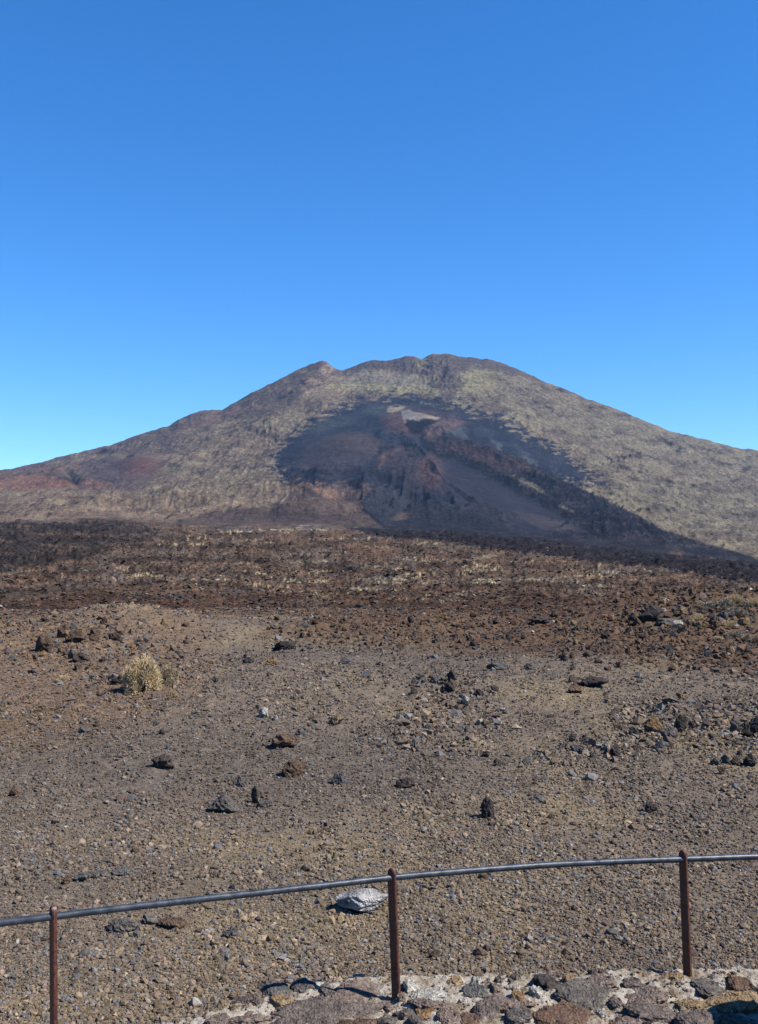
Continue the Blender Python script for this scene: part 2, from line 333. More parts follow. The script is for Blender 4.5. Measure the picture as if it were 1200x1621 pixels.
def field_color(px, v):
    wx = fbm(px/40, v/7, 4, 101)*16 + fbm(px/9, v/2.2, 2, 102)*5; wy = fbm(px/40+9, v/7, 4, 103)*4
    X = px+wx; Y = v+wy
    n1 = fbm(px/70, v/10, 3, 104); n2 = fbm(px/12, v/2.6, 3, 105); n3 = fbm(px/4, v/1.6, 2, 106)
    col = np.ones(px.shape+(3,))*C(98,83,74)
    col = mixc(col, C(114,92,78), sstep(-.05,.4,n1)*.7)
    col = mixc(col, C(70,60,56), sstep(-.05,.4,-n1)*.8)
    n5 = fbm(px/110+7, v/13, 4, 107)
    col = mixc(col, C(106,100,96), sstep(.1,.4,n5)*.6)
    col = mixc(col, C(84,62,52), sstep(915,960,v)*.6)
    col = mixc(col, C(108,102,98), sstep(.2,.55,n2)*.45*ell(px, v, 660, 890, 420, 40))
    col = mixc(col, C(58,50,48), sstep(.2,.55,-n2)*.6)
    dl = polymask(X, Y, [(-900,826),(0,826),(60,831),(150,823),(205,828),(255,843),(240,858),(150,862),(190,872),(120,888),(0,905),(-900,930)], 9)
    dl = np.maximum(dl, polymask(X, Y, [(-900,830),(0,828),(250,832),(240,845),(0,850),(-900,850)], 2))
    dl = sstep(.4, .6, dl + .9*fbm(px/14, v/3, 4, 110)*(4*dl*(1-dl)) - .5*sstep(.25,.5,n1))
    col = mixc(col, mixc(np.ones(px.shape+(3,))*C(56,52,54), C(92,82,76), sstep(.1,.5,n2+.4*n1)*.7), dl*.92)
    dr = polymask(X, Y, [(540,834),(700,828),(850,842),(950,858),(1060,875),(1200,888),(1600,905),(1900,920),(1900,960),(1200,924),(1060,902),(950,888),(850,877),(740,864),(700,856),(600,849)], 5)
    dr = sstep(.35, .65, dr + .8*fbm(px/16, v/3, 4, 111)*(4*dr*(1-dr)))
    col = mixc(col, mixc(np.ones(px.shape+(3,))*C(36,35,42), C(66,62,68), sstep(.05,.45,n2)*.7), dr*.95)
    # pale dry grass lying in the hollows
    s = fbm(px/90+wx/70, v/2.8, 5, 108)+.25*n5
    reg = np.clip(ell(px, v, 650, 915, 330, 36)+ell(px, v, 420, 852, 300, 20)+ell(px, v, 240, 905, 260, 12)+.6*ell(px, v, 900, 905, 300, 14), 0, 1)
    m = sstep(.30,.44,s)*reg*(1-dr)*(1-dl*.9)*sstep(-.5,.2,n2)
    col = mixc(col, C(184,168,136), m*.9)
    n6 = fbm(px/2.2, v/1.1, 2, 109)
    col = mixc(col, C(40,35,34), sstep(.28,.6,n6)*.7)
    return col*(1+.30*n3[...,None])*1.05

def ground_color(px, v, x, y):
    n1 = fbm(x/3.5, y/6, 4, 121); n2 = fbm(x/1.1, y/2.0, 3, 122); n3 = fbm(x/.25, y/.4, 2, 123)
    wx = fbm(x/2, y/3, 3, 124)*30; wy = fbm(x/2+9, y/3, 3, 125)*9
    X = px+wx; Y = v+wy
    col = np.ones(px.shape+(3,))*C(127,115,103)
    col = mixc(col, C(118,108,99), sstep(-.1,.5,n1)*.6)
    col = mixc(col, C(144,130,106), sstep(.05,.5,-n1)*.55)
    sandy = ell(X,Y,870,1092,90,16)+ell(X,Y,800,1172,70,14)+ell(X,Y,760,1285,220,34)*.8+ell(X,Y,120,1130,120,22)*.8+ell(X,Y,450,1470,160,40)*.5+ell(X,Y,1000,1480,260,40)*.5+ell(X,Y,1010,1290,80,20)*.5+ell(X,Y,180,1590,200,30)*.5+ell(X,Y,560,1340,220,30)*.5
    col = mixc(col, C(144,129,104), sandy*(.42+.35*n2))
    col = mixc(col, C(126,104,86), polymask(X, Y, [(-200,985),(300,985),(340,1040),(300,1120),(100,1190),(-200,1200)], 45)*.65)
    col = mixc(col, C(104,97,93), (ell(X,Y,420,1220,330,70,0,.7)*.5+ell(X,Y,640,1045,330,22,0,.7)*.5+ell(X,Y,300,1395,300,40,0,.7)*.4))
    col = mixc(col, C(98,76,62), polymask(X, Y, [(640,960),(1000,960),(1400,940),(1400,1070),(1000,1050),(700,1030),(400,1010)], 14)*.75)
    col = mixc(col, C(100,76,62), sstep(1000,975,v)*.6)
    col = mixc(col, C(182,160,126), ell(X,Y,195,982,84,14,0,.7)*.85+ell(X,Y,470,984,120,4)*.5+ell(X,Y,680,986,60,5)*.5)
    return col*(1+.18*n3[...,None])

# ------------------------------------------------------------------ mesh + material helpers
def mesh_np(name, verts, faces, mat=None, col=None, smooth=True, nv=None):
    """verts (n,3); faces (m,k) all with the same corner count"""
    me = bpy.data.meshes.new(name)
    verts = np.ascontiguousarray(verts, np.float32); faces = np.ascontiguousarray(faces, np.int32)
    me.vertices.add(len(verts)); me.vertices.foreach_set('co', verts.ravel())
    k = faces.shape[1]
    me.loops.add(faces.size); me.loops.foreach_set('vertex_index', faces.ravel())
    me.polygons.add(len(faces))
    me.polygons.foreach_set('loop_start', np.arange(0, faces.size, k, dtype=np.int32))
    try: me.polygons.foreach_set('loop_total', np.full(len(faces), k, np.int32))
    except Exception: pass
    me.update(calc_edges=True)
    me.polygons.foreach_set('use_smooth', np.full(len(faces), smooth))
    if col is not None:
        at = me.color_attributes.new('Col', 'FLOAT_COLOR', 'POINT')
        c4 = np.ones((len(verts), 4), np.float32); c4[:, :3] = np.clip(col, 0.003, 1)
        at.data.foreach_set('color', c4.ravel())
    if mat: me.materials.append(mat)
    return me
def link(name, me, parent=None, loc=None):
    o = bpy.data.objects.new(name, me); sc.collection.objects.link(o)
    if parent: o.parent = parent
    if loc is not None: o.location = loc
    return o
def tag(o, label=None, cat=None, group=None, kind=None):
    if label: o['label'] = label
    if cat: o['category'] = cat
    if group: o['group'] = group
    if kind: o['kind'] = kind
    return o

def mat_base(name, rough=0.9, spec=0.25):
    m = bpy.data.materials.new(name); m.use_nodes = True
    b = m.node_tree.nodes['Principled BSDF']
    b.inputs['Roughness'].default_value = rough
    b.inputs['Specular IOR Level'].default_value = spec
    return m, m.node_tree.nodes, m.node_tree.links, b
def nnode(n, l, scale, detail=4, rough=.55, coord=None, kind='NOISE'):
    t = n.new('ShaderNodeTexNoise' if kind == 'NOISE' else 'ShaderNodeTexVoronoi')
    t.inputs['Scale'].default_value = scale
    if kind == 'NOISE':
        t.inputs['Detail'].default_value = detail; t.inputs['Roughness'].default_value = rough
    if coord is not None: l.new(coord, t.inputs['Vector'])
    return t
def ramp(n, l, src, p0, c0, p1, c1):
    r = n.new('ShaderNodeValToRGB'); e = r.color_ramp.elements
    e[0].position = p0; e[0].color = (*c0, 1) if not np.isscalar(c0) else (c0, c0, c0, 1)
    e[1].position = p1; e[1].color = (*c1, 1) if not np.isscalar(c1) else (c1, c1, c1, 1)
    l.new(src, r.inputs[0]); return r
def mul(n, l, a, b, fac=1.0, mode='MULTIPLY'):
    m = n.new('ShaderNodeMix'); m.data_type = 'RGBA'; m.blend_type = mode
    m.inputs[0].default_value = fac
    l.new(a, m.inputs[6]); l.new(b, m.inputs[7]); return m.outputs[2]
def terrain_mat(name, s1, s2, bump_d, lo=.55, hi=1.5):
    m, n, l, b = mat_base(name, .97, .03)
    a = n.new('ShaderNodeAttribute'); a.attribute_name = 'Col'
    g = n.new('ShaderNodeNewGeometry')
    t1 = nnode(n, l, s1, 6, .6, g.outputs['Position']); t2 = nnode(n, l, s2, 4, .6, g.outputs['Position'])
    r1 = ramp(n, l, t1.outputs['Fac'], .3, lo, .7, hi); r2 = ramp(n, l, t2.outputs['Fac'], .3, .75, .7, 1.25)
    c = mul(n, l, a.outputs['Color'], r1.outputs[0]); c = mul(n, l, c, r2.outputs[0])
    l.new(c, b.inputs['Base Color'])
    bp = n.new('ShaderNodeBump'); bp.inputs['Strength'].default_value = 1.0; bp.inputs['Distance'].default_value = bump_d
    l.new(t1.outputs['Fac'], bp.inputs['Height']); l.new(bp.outputs[0], b.inputs['Normal'])
    return m

# ------------------------------------------------------------------ the ground sheet, the lava field, the volcano
px_d = np.arange(-60, 1262, 1.4)
left = -60 - np.cumsum(np.linspace(3, 26, 60)); right = px_d[-1] + np.cumsum(np.linspace(3, 26, 60))
PXC = np.concatenate([left[::-1], px_d, right]); UC = (PXC-600)/F; NC = len(UC)
def fan(rows):
    Y = np.repeat(np.asarray(rows)[:, None], NC, 1); X = UC[None, :]*Y
    return X, Y
def grid_faces(nr, nc):
    i = np.arange(nr*nc).reshape(nr, nc)
    return np.stack([i[:-1,:-1].ravel(), i[:-1,1:].ravel(), i[1:,1:].ravel(), i[1:,:-1].ravel()], 1)

rows_n = np.concatenate([np.exp(np.linspace(math.log(4.6), math.log(16), 420))[:-1], np.exp(np.linspace(math.log(16), math.log(58), 330))])
rows_f = np.exp(np.linspace(math.log(58), math.log(D1), 950))
tt = np.concatenate([np.linspace(0, 1, 470), 1+np.array([.01,.03,.08,.2,.5])])
rows_m = D1+(D2-D1)*tt

m_ground = terrain_mat('gravel_ground', 45, 9, .014, .55, 1.65)
m_field = terrain_mat('lava_field_rock', 1.1, .12, .35, .5, 1.5)
m_mount = terrain_mat('volcano_flank', .06, .012, 6.0, .6, 1.4)

X, Y = fan(rows_n); Z = terr_h(X, Y)
P = 600+F*X/Y; V = VH-F*(Z-HC)/Y
c1 = ground_color(P, row_of(Y), X, Y); c2 = field_color(P, V)
w = sstep(43, 58, Y + 3.5*fbm(X/9, Y*0+2.2, 2, 51))
colN = c1*(1-w[...,None])+c2*w[...,None]
o = link('ground', mesh_np('ground', np.stack([X, Y, Z], -1).reshape(-1, 3), grid_faces(len(rows_n), NC), m_ground, colN.reshape(-1, 3)))
tag(o, kind='structure')

X, Y = fan(rows_f); Z = terr_h(X, Y)
P = 600+F*X/Y
Zm0 = HC-(np.interp(PXC, BASE[:,0], BASE[:,1])-VH)/F*D1
wj = sstep(1700, D1, Y)
# blend to the foot of the mountain
zr_last = mt_relief(PXC, np.interp(PXC, BASE[:,0], BASE[:,1]), UC*D1, D1)*0
Z = Z*(1-wj) + (HC-(field_v(P, Y)-VH)/F*Y)*wj
cF = field_color(P, VH-F*(Z-HC)/Y)
o = link('lava_field', mesh_np('lava_field', np.stack([X, Y, Z], -1).reshape(-1, 3), grid_faces(len(rows_f), NC), m_field, cF.reshape(-1, 3)))
tag(o, kind='structure')

X, Y = fan(rows_m); P = 600+F*X/Y; T = mt_t(Y)
bv = np.interp(P, BASE[:,0], BASE[:,1]); cv = np.interp(P, CREST[:,0], CREST[:,1])
s = np.clip(T, 0, 1); s = .86*s+.14*s*s*(3-2*s)
kx = np.arange(-90, 91, 3.0); kw = np.exp(-(kx/38.0)**2); kw /= kw.sum()
cs1 = sum(w_*np.interp(PXC+k_, CREST[:,0], CREST[:,1]) for k_, w_ in zip(kx, kw))[None, :]
bs1 = sum(w_*np.interp(PXC+k_, BASE[:,0], BASE[:,1]) for k_, w_ in zip(kx, kw))[None, :]
cv = cs1 + (cv + 1.3*fbm(P/14, P*0+.5, 3, 141) - cs1)*s**9
bv = bs1 + (bv-bs1)*(1-s)**8
V0 = bv+(cv-bv)*s
Z0 = HC-(V0-VH)/F*Y
fade = sstep(0, .09, T)*(1-.75*sstep(.93, 1.0, T))
Z = Z0 + mt_relief(P, V0, X, Y)*fade*np.clip((bv-cv)/120, .15, 1)
Z = np.where(T > 1, Z0 - (Y-D2)*.55, Z)
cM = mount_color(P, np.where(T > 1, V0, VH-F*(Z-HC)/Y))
wf = (1-sstep(0, .03, T))[..., None]; cM = cM*(1-wf)+field_color(P, np.maximum(V0, 826))*wf
o = link('volcano_mountain', mesh_np('volcano_mountain', np.stack([X, Y, Z], -1).reshape(-1, 3), grid_faces(len(rows_m), NC), m_mount, cM.reshape(-1, 3)))
tag(o, kind='structure')
del X, Y, Z, P, V, c1, c2, colN, cF, cM, V0, Z0

# the wider land around and behind, reaching the horizon
ring = []; fcs = []
na = 96; rads = [0.01, 12, 60, 300, 1200, 3000, 6000, 9000]
for r_ in rads:
    for k in range(na):
        a = 2*math.pi*k/na; x = r_*math.cos(a); y = r_*math.sin(a)
        ring.append((x, y, -1.2 - min(r_, 4000)*.028))
for i in range(len(rads)-1):
    for k in range(na):
        fcs.append((i*na+k, (i+1)*na+k, (i+1)*na+(k+1) % na, i*na+(k+1) % na))
o = link('terrain', mesh_np('terrain', np.array(ring), np.array(fcs), m_field, np.tile(C(98,84,72), (len(ring), 1))))
tag(o, kind='structure')

# ------------------------------------------------------------------ gravel and rubble (nobody could count it)
rng = np.random.default_rng(7)
def icosa():
    t = (1+5**.5)/2
    v = np.array([(-1,t,0),(1,t,0),(-1,-t,0),(1,-t,0),(0,-1,t),(0,1,t),(0,-1,-t),(0,1,-t),(t,0,-1),(t,0,1),(-t,0,-1),(-t,0,1)], float)
    v /= np.linalg.norm(v[0])
    f = np.array([(0,11,5),(0,5,1),(0,1,7),(0,7,10),(0,10,11),(1,5,9),(5,11,4),(11,10,2),(10,7,6),(7,1,8),(3,9,4),(3,4,2),(3,2,6),(3,6,8),(3,8,9),(4,9,5),(2,4,11),(6,2,10),(8,6,7),(9,8,1)])
    return v, f
def octa():
    v = np.array([(1,0,0),(-1,0,0),(0,1,0),(0,-1,0),(0,0,1),(0,0,-1)], float)
    f = np.array([(0,2,4),(2,1,4),(1,3,4),(3,0,4),(2,0,5),(1,2,5),(3,1,5),(0,3,5)])
    return v, f
def rotmats(n):
    q = rng.normal(size=(n, 4)); q /= np.linalg.norm(q, axis=1)[:, None]
    a, b, c, d = q.T
    return np.stack([np.stack([1-2*(c*c+d*d), 2*(b*c-a*d), 2*(b*d+a*c)], 1), np.stack([2*(b*c+a*d), 1-2*(b*b+d*d), 2*(c*d-a*b)], 1), np.stack([2*(b*d-a*c), 2*(c*d+a*b), 1-2*(b*b+c*c)], 1)], 1)
def scatter(name, x, y, r, col, shape, zf, mat, sink=.25, jit=.28, flat=.85):
    n = len(x); bv_, bf = shape
    k = len(bv_)
    v = bv_[None]*(1+rng.uniform(-jit, jit, (n, k, 1))) + rng.normal(0, jit*.3, (n, k, 3))
    v = v*(rng.uniform(.55, 1.25, (n, 1, 3)))
    v = np.einsum('nij,nkj->nki', rotmats(n), v)
    v[:, :, 2] *= flat
    v = v*r[:, None, None]
    z = zf(x, y)
    v[:, :, 0] += x[:, None]; v[:, :, 1] += y[:, None]; v[:, :, 2] += (z+r*sink)[:, None]
    f = (bf[None]+(np.arange(n)*k)[:, None, None]).reshape(-1, 3)
    c = np.repeat(col, k, 0)
    return link(name, mesh_np(name, v.reshape(-1, 3), f, mat, c, smooth=False))
def peb_col(base, n, dens=1.0):
    k = np.exp(rng.normal(0, .27, (n, 1)))*1.02
    c = base*k*np.array([1.12, 1.09, 1.05])
    t = rng.random(n)
    g = c.mean(1, keepdims=True)
    c = np.where((t < .24)[:, None], g*np.array([1.0, .985, .99]), c)
    c = np.where(((t > .24) & (t < .36))[:, None], g*np.array([1.3, .98, .76]), c)
    c = np.where(((t > .36) & (t < .44))[:, None], g*np.array([1.15, .85, .78])*.7, c)
    c = np.where((t > .994)[:, None], np.array([.17, .16, .145])*np.minimum(k, 1.4), c)
    return np.clip(c, .012, .7)
def rock_mat(name, scale, dist, lo=.6, hi=1.4):
    m, n, l, b = mat_base(name, .95, .05)
    a = n.new('ShaderNodeAttribute'); a.attribute_name = 'Col'
    g = n.new('ShaderNodeNewGeometry')
    t1 = nnode(n, l, scale, 5, .65, g.outputs['Position'])
    r1 = ramp(n, l, t1.outputs['Fac'], .3, lo, .7, hi)
    l.new(mul(n, l, a.outputs['Color'], r1.outputs[0]), b.inputs['Base Color'])
    bp = n.new('ShaderNodeBump'); bp.inputs['Strength'].default_value = .9; bp.inputs['Distance'].default_value = dist
    l.new(t1.outputs['Fac'], bp.inputs['Height']); l.new(bp.outputs[0], b.inputs['Normal'])
    return m
m_peb = rock_mat('gravel_stone', 70, .006)
m_rub = rock_mat('lava_rubble_stone', 3, .1)

N = 330000
px = rng.uniform(-220, 1420, N); v = rng.uniform(971, 1720, N)
rb = rubble(px, v)
y = HC*F/(v-VH)
for _ in range(4): y = (HC+.30*(1-sstep(6.5, 24, y)))*F/(v-VH)
x = (px-600)/F*y
patch = fbm(x/1.4, y/2.6, 3, 151)
keep = rng.random(N) < np.clip(.74+.7*patch+.6*rb, .14, 1)
px, v, x, y, rb, patch = [q[keep] for q in (px, v, x, y, rb, patch)]
n = len(x)
rpx = np.interp(v, [970, 1100, 1400, 1650], [1.15, 1.4, 1.75, 2.35])
rpx = .9*rpx*np.exp(np.clip(rng.normal(0, .45, n), -1, 1.1))*(1+1.9*rb*rng.random(n)**1.8)
big = rng.random(n) < .02; rpx = np.where(big, rpx*1.7, rpx)
r = rpx*y/F
col = peb_col(ground_color(px, v, x, y), n)
# keep the low wall clear
def back_edge(x): return np.interp(x, [-4.8, -3.3, -2.1, -1.31, -.79, -.19, .19, 1.45, 1.71, 2.94, 5], [5.45, 6.1, 6.58, 6.79, 7.24, 7.45, 7.50, 7.53, 7.61, 7.64, 7.8])
clear = y > back_edge(x) - .02 + .05*fbm(x/.2, x*0, 2, 3)
clear |= y < back_edge(x)-1.0
near = (v > 1230) & clear; far = (v <= 1230)
zf = near_h
o1 = scatter('gravel', x[near], y[near], r[near], col[near], icosa(), terr_h, m_peb)
tag(o1, kind='stuff')
o2 = scatter('far_gravel', x[far], y[far], r[far], col[far], octa(), terr_h, m_peb)
tag(o2, kind='stuff')

N = 190000
px = rng.uniform(-220, 1420, N); L = rng.uniform(0, 1, N)**1.1
y = 44*np.exp(L*math.log(1100/44)); x = (px-600)/F*y
pt = fbm(px/40, np.log(y)*30, 3, 161)
keep = rng.random(N) < np.clip(.6+.7*pt, .12, 1)
px, x, y = px[keep], x[keep], y[keep]; n = len(x)
r = (np.interp(y, [44, 80, 160, 400, 1100], [2.3, 2.2, 1.7, 1.4, 1.0]))*np.exp(np.clip(rng.normal(0, .5, n), -1, .95))*y/F
Vf = VH-F*(terr_h(x, y)-HC)/y
w = sstep(43, 58, y)[:, None]
cc = ground_color(px, row_of(y), x, y)*(1-w)+field_color(px, Vf)*w
col = peb_col(cc, n)
col = np.minimum(col, .16); pale = cc.mean(1) > .105
r = np.where(pale, r*.35, r)
o3 = scatter('lava_rubble', x, y, r, col, octa(), terr_h, m_rub, sink=.2, jit=.35, flat=.55)
tag(o3, kind='stuff')

# ------------------------------------------------------------------ rocks that stand out one by one
def ico_sphere(sub):
    v, f = icosa(); v = [tuple(p) for p in v]; f = [tuple(t) for t in f]
    for _ in range(sub):
        cache = {}; nf = []
        def mid(a, b):
            k = (min(a, b), max(a, b))
            if k not in cache:
                p = np.array(v[a])+np.array(v[b]); p = p/np.linalg.norm(p); v.append(tuple(p)); cache[k] = len(v)-1
            return cache[k]
        for a, b, c in f:
            ab, bc, ca = mid(a, b), mid(b, c), mid(c, a)
            nf += [(a, ab, ca), (b, bc, ab), (c, ca, bc), (ab, bc, ca)]
        f = nf
    return np.array(v), np.array(f)
ICO = {k: ico_sphere(k) for k in (2, 3, 4)}
def rock_shape(seed, sub=3, planes=9, rough=.12, cut=.12):
    g = np.random.default_rng(seed); d, f = ICO[sub]
    nn = g.normal(size=(planes, 3)); nn /= np.linalg.norm(nn, axis=1)[:, None]
    h = g.uniform(.42, 1.0, planes)
    dp = d@nn.T; rr = np.where(dp > .05, h[None]/np.maximum(dp, .05), 9).min(1)
    rr = np.minimum(rr, 1.15)
    o = g.uniform(0, 50, 3)
    q = d*1.0
    nz = fbm(q[:,0]*2.2+q[:,2]*1.3+o[0], q[:,1]*2.2-q[:,2]*1.7+o[1], 4, seed % 997) + fbm(q[:,2]*2.6+o[2], q[:,0]*1.9+q[:,1]*1.1+o[1], 4, (seed+5) % 997)
    rr = rr*(1+rough*nz*1.6)
    p = d*rr[:, None]
    return p/np.abs(p).max(0)[None], f
def slab_shape(seed, sub=4):
    g = np.random.default_rng(seed); d, f = ICO[sub]
    rho = np.hypot(d[:,0], d[:,1]); th = np.arctan2(d[:,1], d[:,0])
    nk = g.integers(5, 8); an = np.sort(np.arange(nk)*2*math.pi/nk+g.uniform(-.45, .45, nk)); hk = g.uniform(.68, 1, nk)
    cs = np.cos(th[:,None]-an[None]); Rr = np.where(cs > .1, hk[None]/np.maximum(cs, .1), 9).min(1); Rr = np.minimum(Rr, 1.3)
    k = rho**.42*Rr
    p = np.stack([np.cos(th)*k, np.sin(th)*k, np.sign(d[:,2])*np.abs(d[:,2])**.55], 1)
    o = g.uniform(0, 60, 2); nz = fbm(p[:,0]*1.8+o[0], p[:,1]*1.8+o[1], 4, seed % 991)
    p[:,2] = np.where(p[:,2] > 0, p[:,2]*(1+.45*nz) + .25*(g.uniform(-1,1)*p[:,0]+g.uniform(-1,1)*p[:,1]), p[:,2])
    nz2 = fbm(th*2+o[1], p[:,2]*2+o[0], 3, seed % 983); p[:,:2] *= (1+.16*nz2)[:, None]
    return p/np.abs(p).max(0)[None], f
def solid_rock_mat(name, c, c2, pit=1.0, white=None):
    m, n, l, b = mat_base(name, .93, .08)
    g = n.new('ShaderNodeTexCoord'); oi = n.new('ShaderNodeObjectInfo')
    t1 = nnode(n, l, 9, 6, .65, g.outputs['Object']); t2 = nnode(n, l, 38, 4, .6, g.outputs['Object'])
    r1 = ramp(n, l, t1.outputs['Fac'], .34, c, .66, c2)
    r2 = ramp(n, l, t2.outputs['Fac'], .32, .55, .7, 1.35)
    cc = mul(n, l, r1.outputs[0], r2.outputs[0])
    if white is not None:
        t3 = nnode(n, l, 2.2, 6, .62, g.outputs['Object']); r3 = ramp(n, l, t3.outputs['Fac'], .42, 0, .66, 1)
        mx = n.new('ShaderNodeMix'); mx.data_type = 'RGBA'; l.new(r3.outputs[0], mx.inputs[0]); l.new(cc, mx.inputs[6]); mx.inputs[7].default_value = (*white, 1); cc = mx.outputs[2]
    l.new(cc, b.inputs['Base Color'])
    bp = n.new('ShaderNodeBump'); bp.inputs['Strength'].default_value = 1.0; bp.inputs['Distance'].default_value = .012*pit
    ad = n.new('ShaderNodeMath'); ad.operation = 'ADD'
    vo = nnode(n, l, 55, coord=g.outputs['Object'], kind='VOR')
    l.new(t2.outputs['Fac'], ad.inputs[0]); l.new(vo.outputs['Distance'], ad.inputs[1])
    l.new(ad.outputs[0], bp.inputs['Height']); l.new(bp.outputs[0], b.inputs['Normal'])
    return m
RM = {
 'dark': solid_rock_mat('dark_lava', C(74,66,63), C(108,98,92)),
 'black': solid_rock_mat('black_lava', C(64,60,60), C(96,89,87)),
 'grey': solid_rock_mat('grey_basalt', C(98,94,92), C(128,122,116)),
 'blue': solid_rock_mat('blue_grey_basalt', C(98,97,98), C(128,125,122)),
 'brown': solid_rock_mat('brown_lava', C(90,74,64), C(130,110,94)),
 'red': solid_rock_mat('red_brown_lava', C(102,82,72), C(138,114,98)),
 'orange': solid_rock_mat('orange_tuff', C(130,104,78), C(166,136,104)),
 'tan': solid_rock_mat('tan_tuff', C(140,118,92), C(176,154,124)),
 'white': solid_rock_mat('pale_trachyte', C(170,166,158), C(214,210,200)),
 'boulder': solid_rock_mat('lichened_pale_rock', C(128,128,134), C(176,175,174), 1.0, tuple(C(206,205,204,1.15))),
 'worn': solid_rock_mat('worn_lava', C(98,90,88), C(140,128,120)),
 'pink': solid_rock_mat('pinkish_grey_lava', C(120,106,100), C(154,138,128)),
}
def ground_at(px, v):
    """walk down the sight line to the gravel"""
    u = (px-600)/F; lo, hi = 5.0, 60.0
    ys = np.exp(np.linspace(math.log(5.2), math.log(56), 900)); zs = terr_h(u*ys, ys); vv = VH-F*(zs-HC)/ys
    ok = np.nonzero(vv <= v)[0]
    k = ok[0] if len(ok) else len(ys)-1
    return u*ys[k], ys[k], zs[k]
def place_rock(i, px, v, w, h, m, label, group=None, depth=None, sub=3, cat='rock', name='rock', rough=.13, bury=.33, planes=9, yaw=None):
    x, y, z = ground_at(px, v-.15*h)
    W = w*y/F; Hh = h*y/F
    Dp = depth*W if depth else W*.75
    p, f = rock_shape(1000+i*7, sub, planes, rough)
    p = p*np.array([W/2, Dp/2, Hh/2/(1-bury)])
    o = link(name, mesh_np(name, p, f, RM[m], smooth=True))
    for pl in (o.data,):
        pl.set_sharp_from_angle(angle=math.radians(32))
    o.location = (x, y+Dp*.15, z+Hh*.5-bury*Hh*.5)
    o.rotation_euler = (0, 0, yaw if yaw is not None else random.Random(i).uniform(-.4, .4))
    tag(o, label, cat, group)
    return o
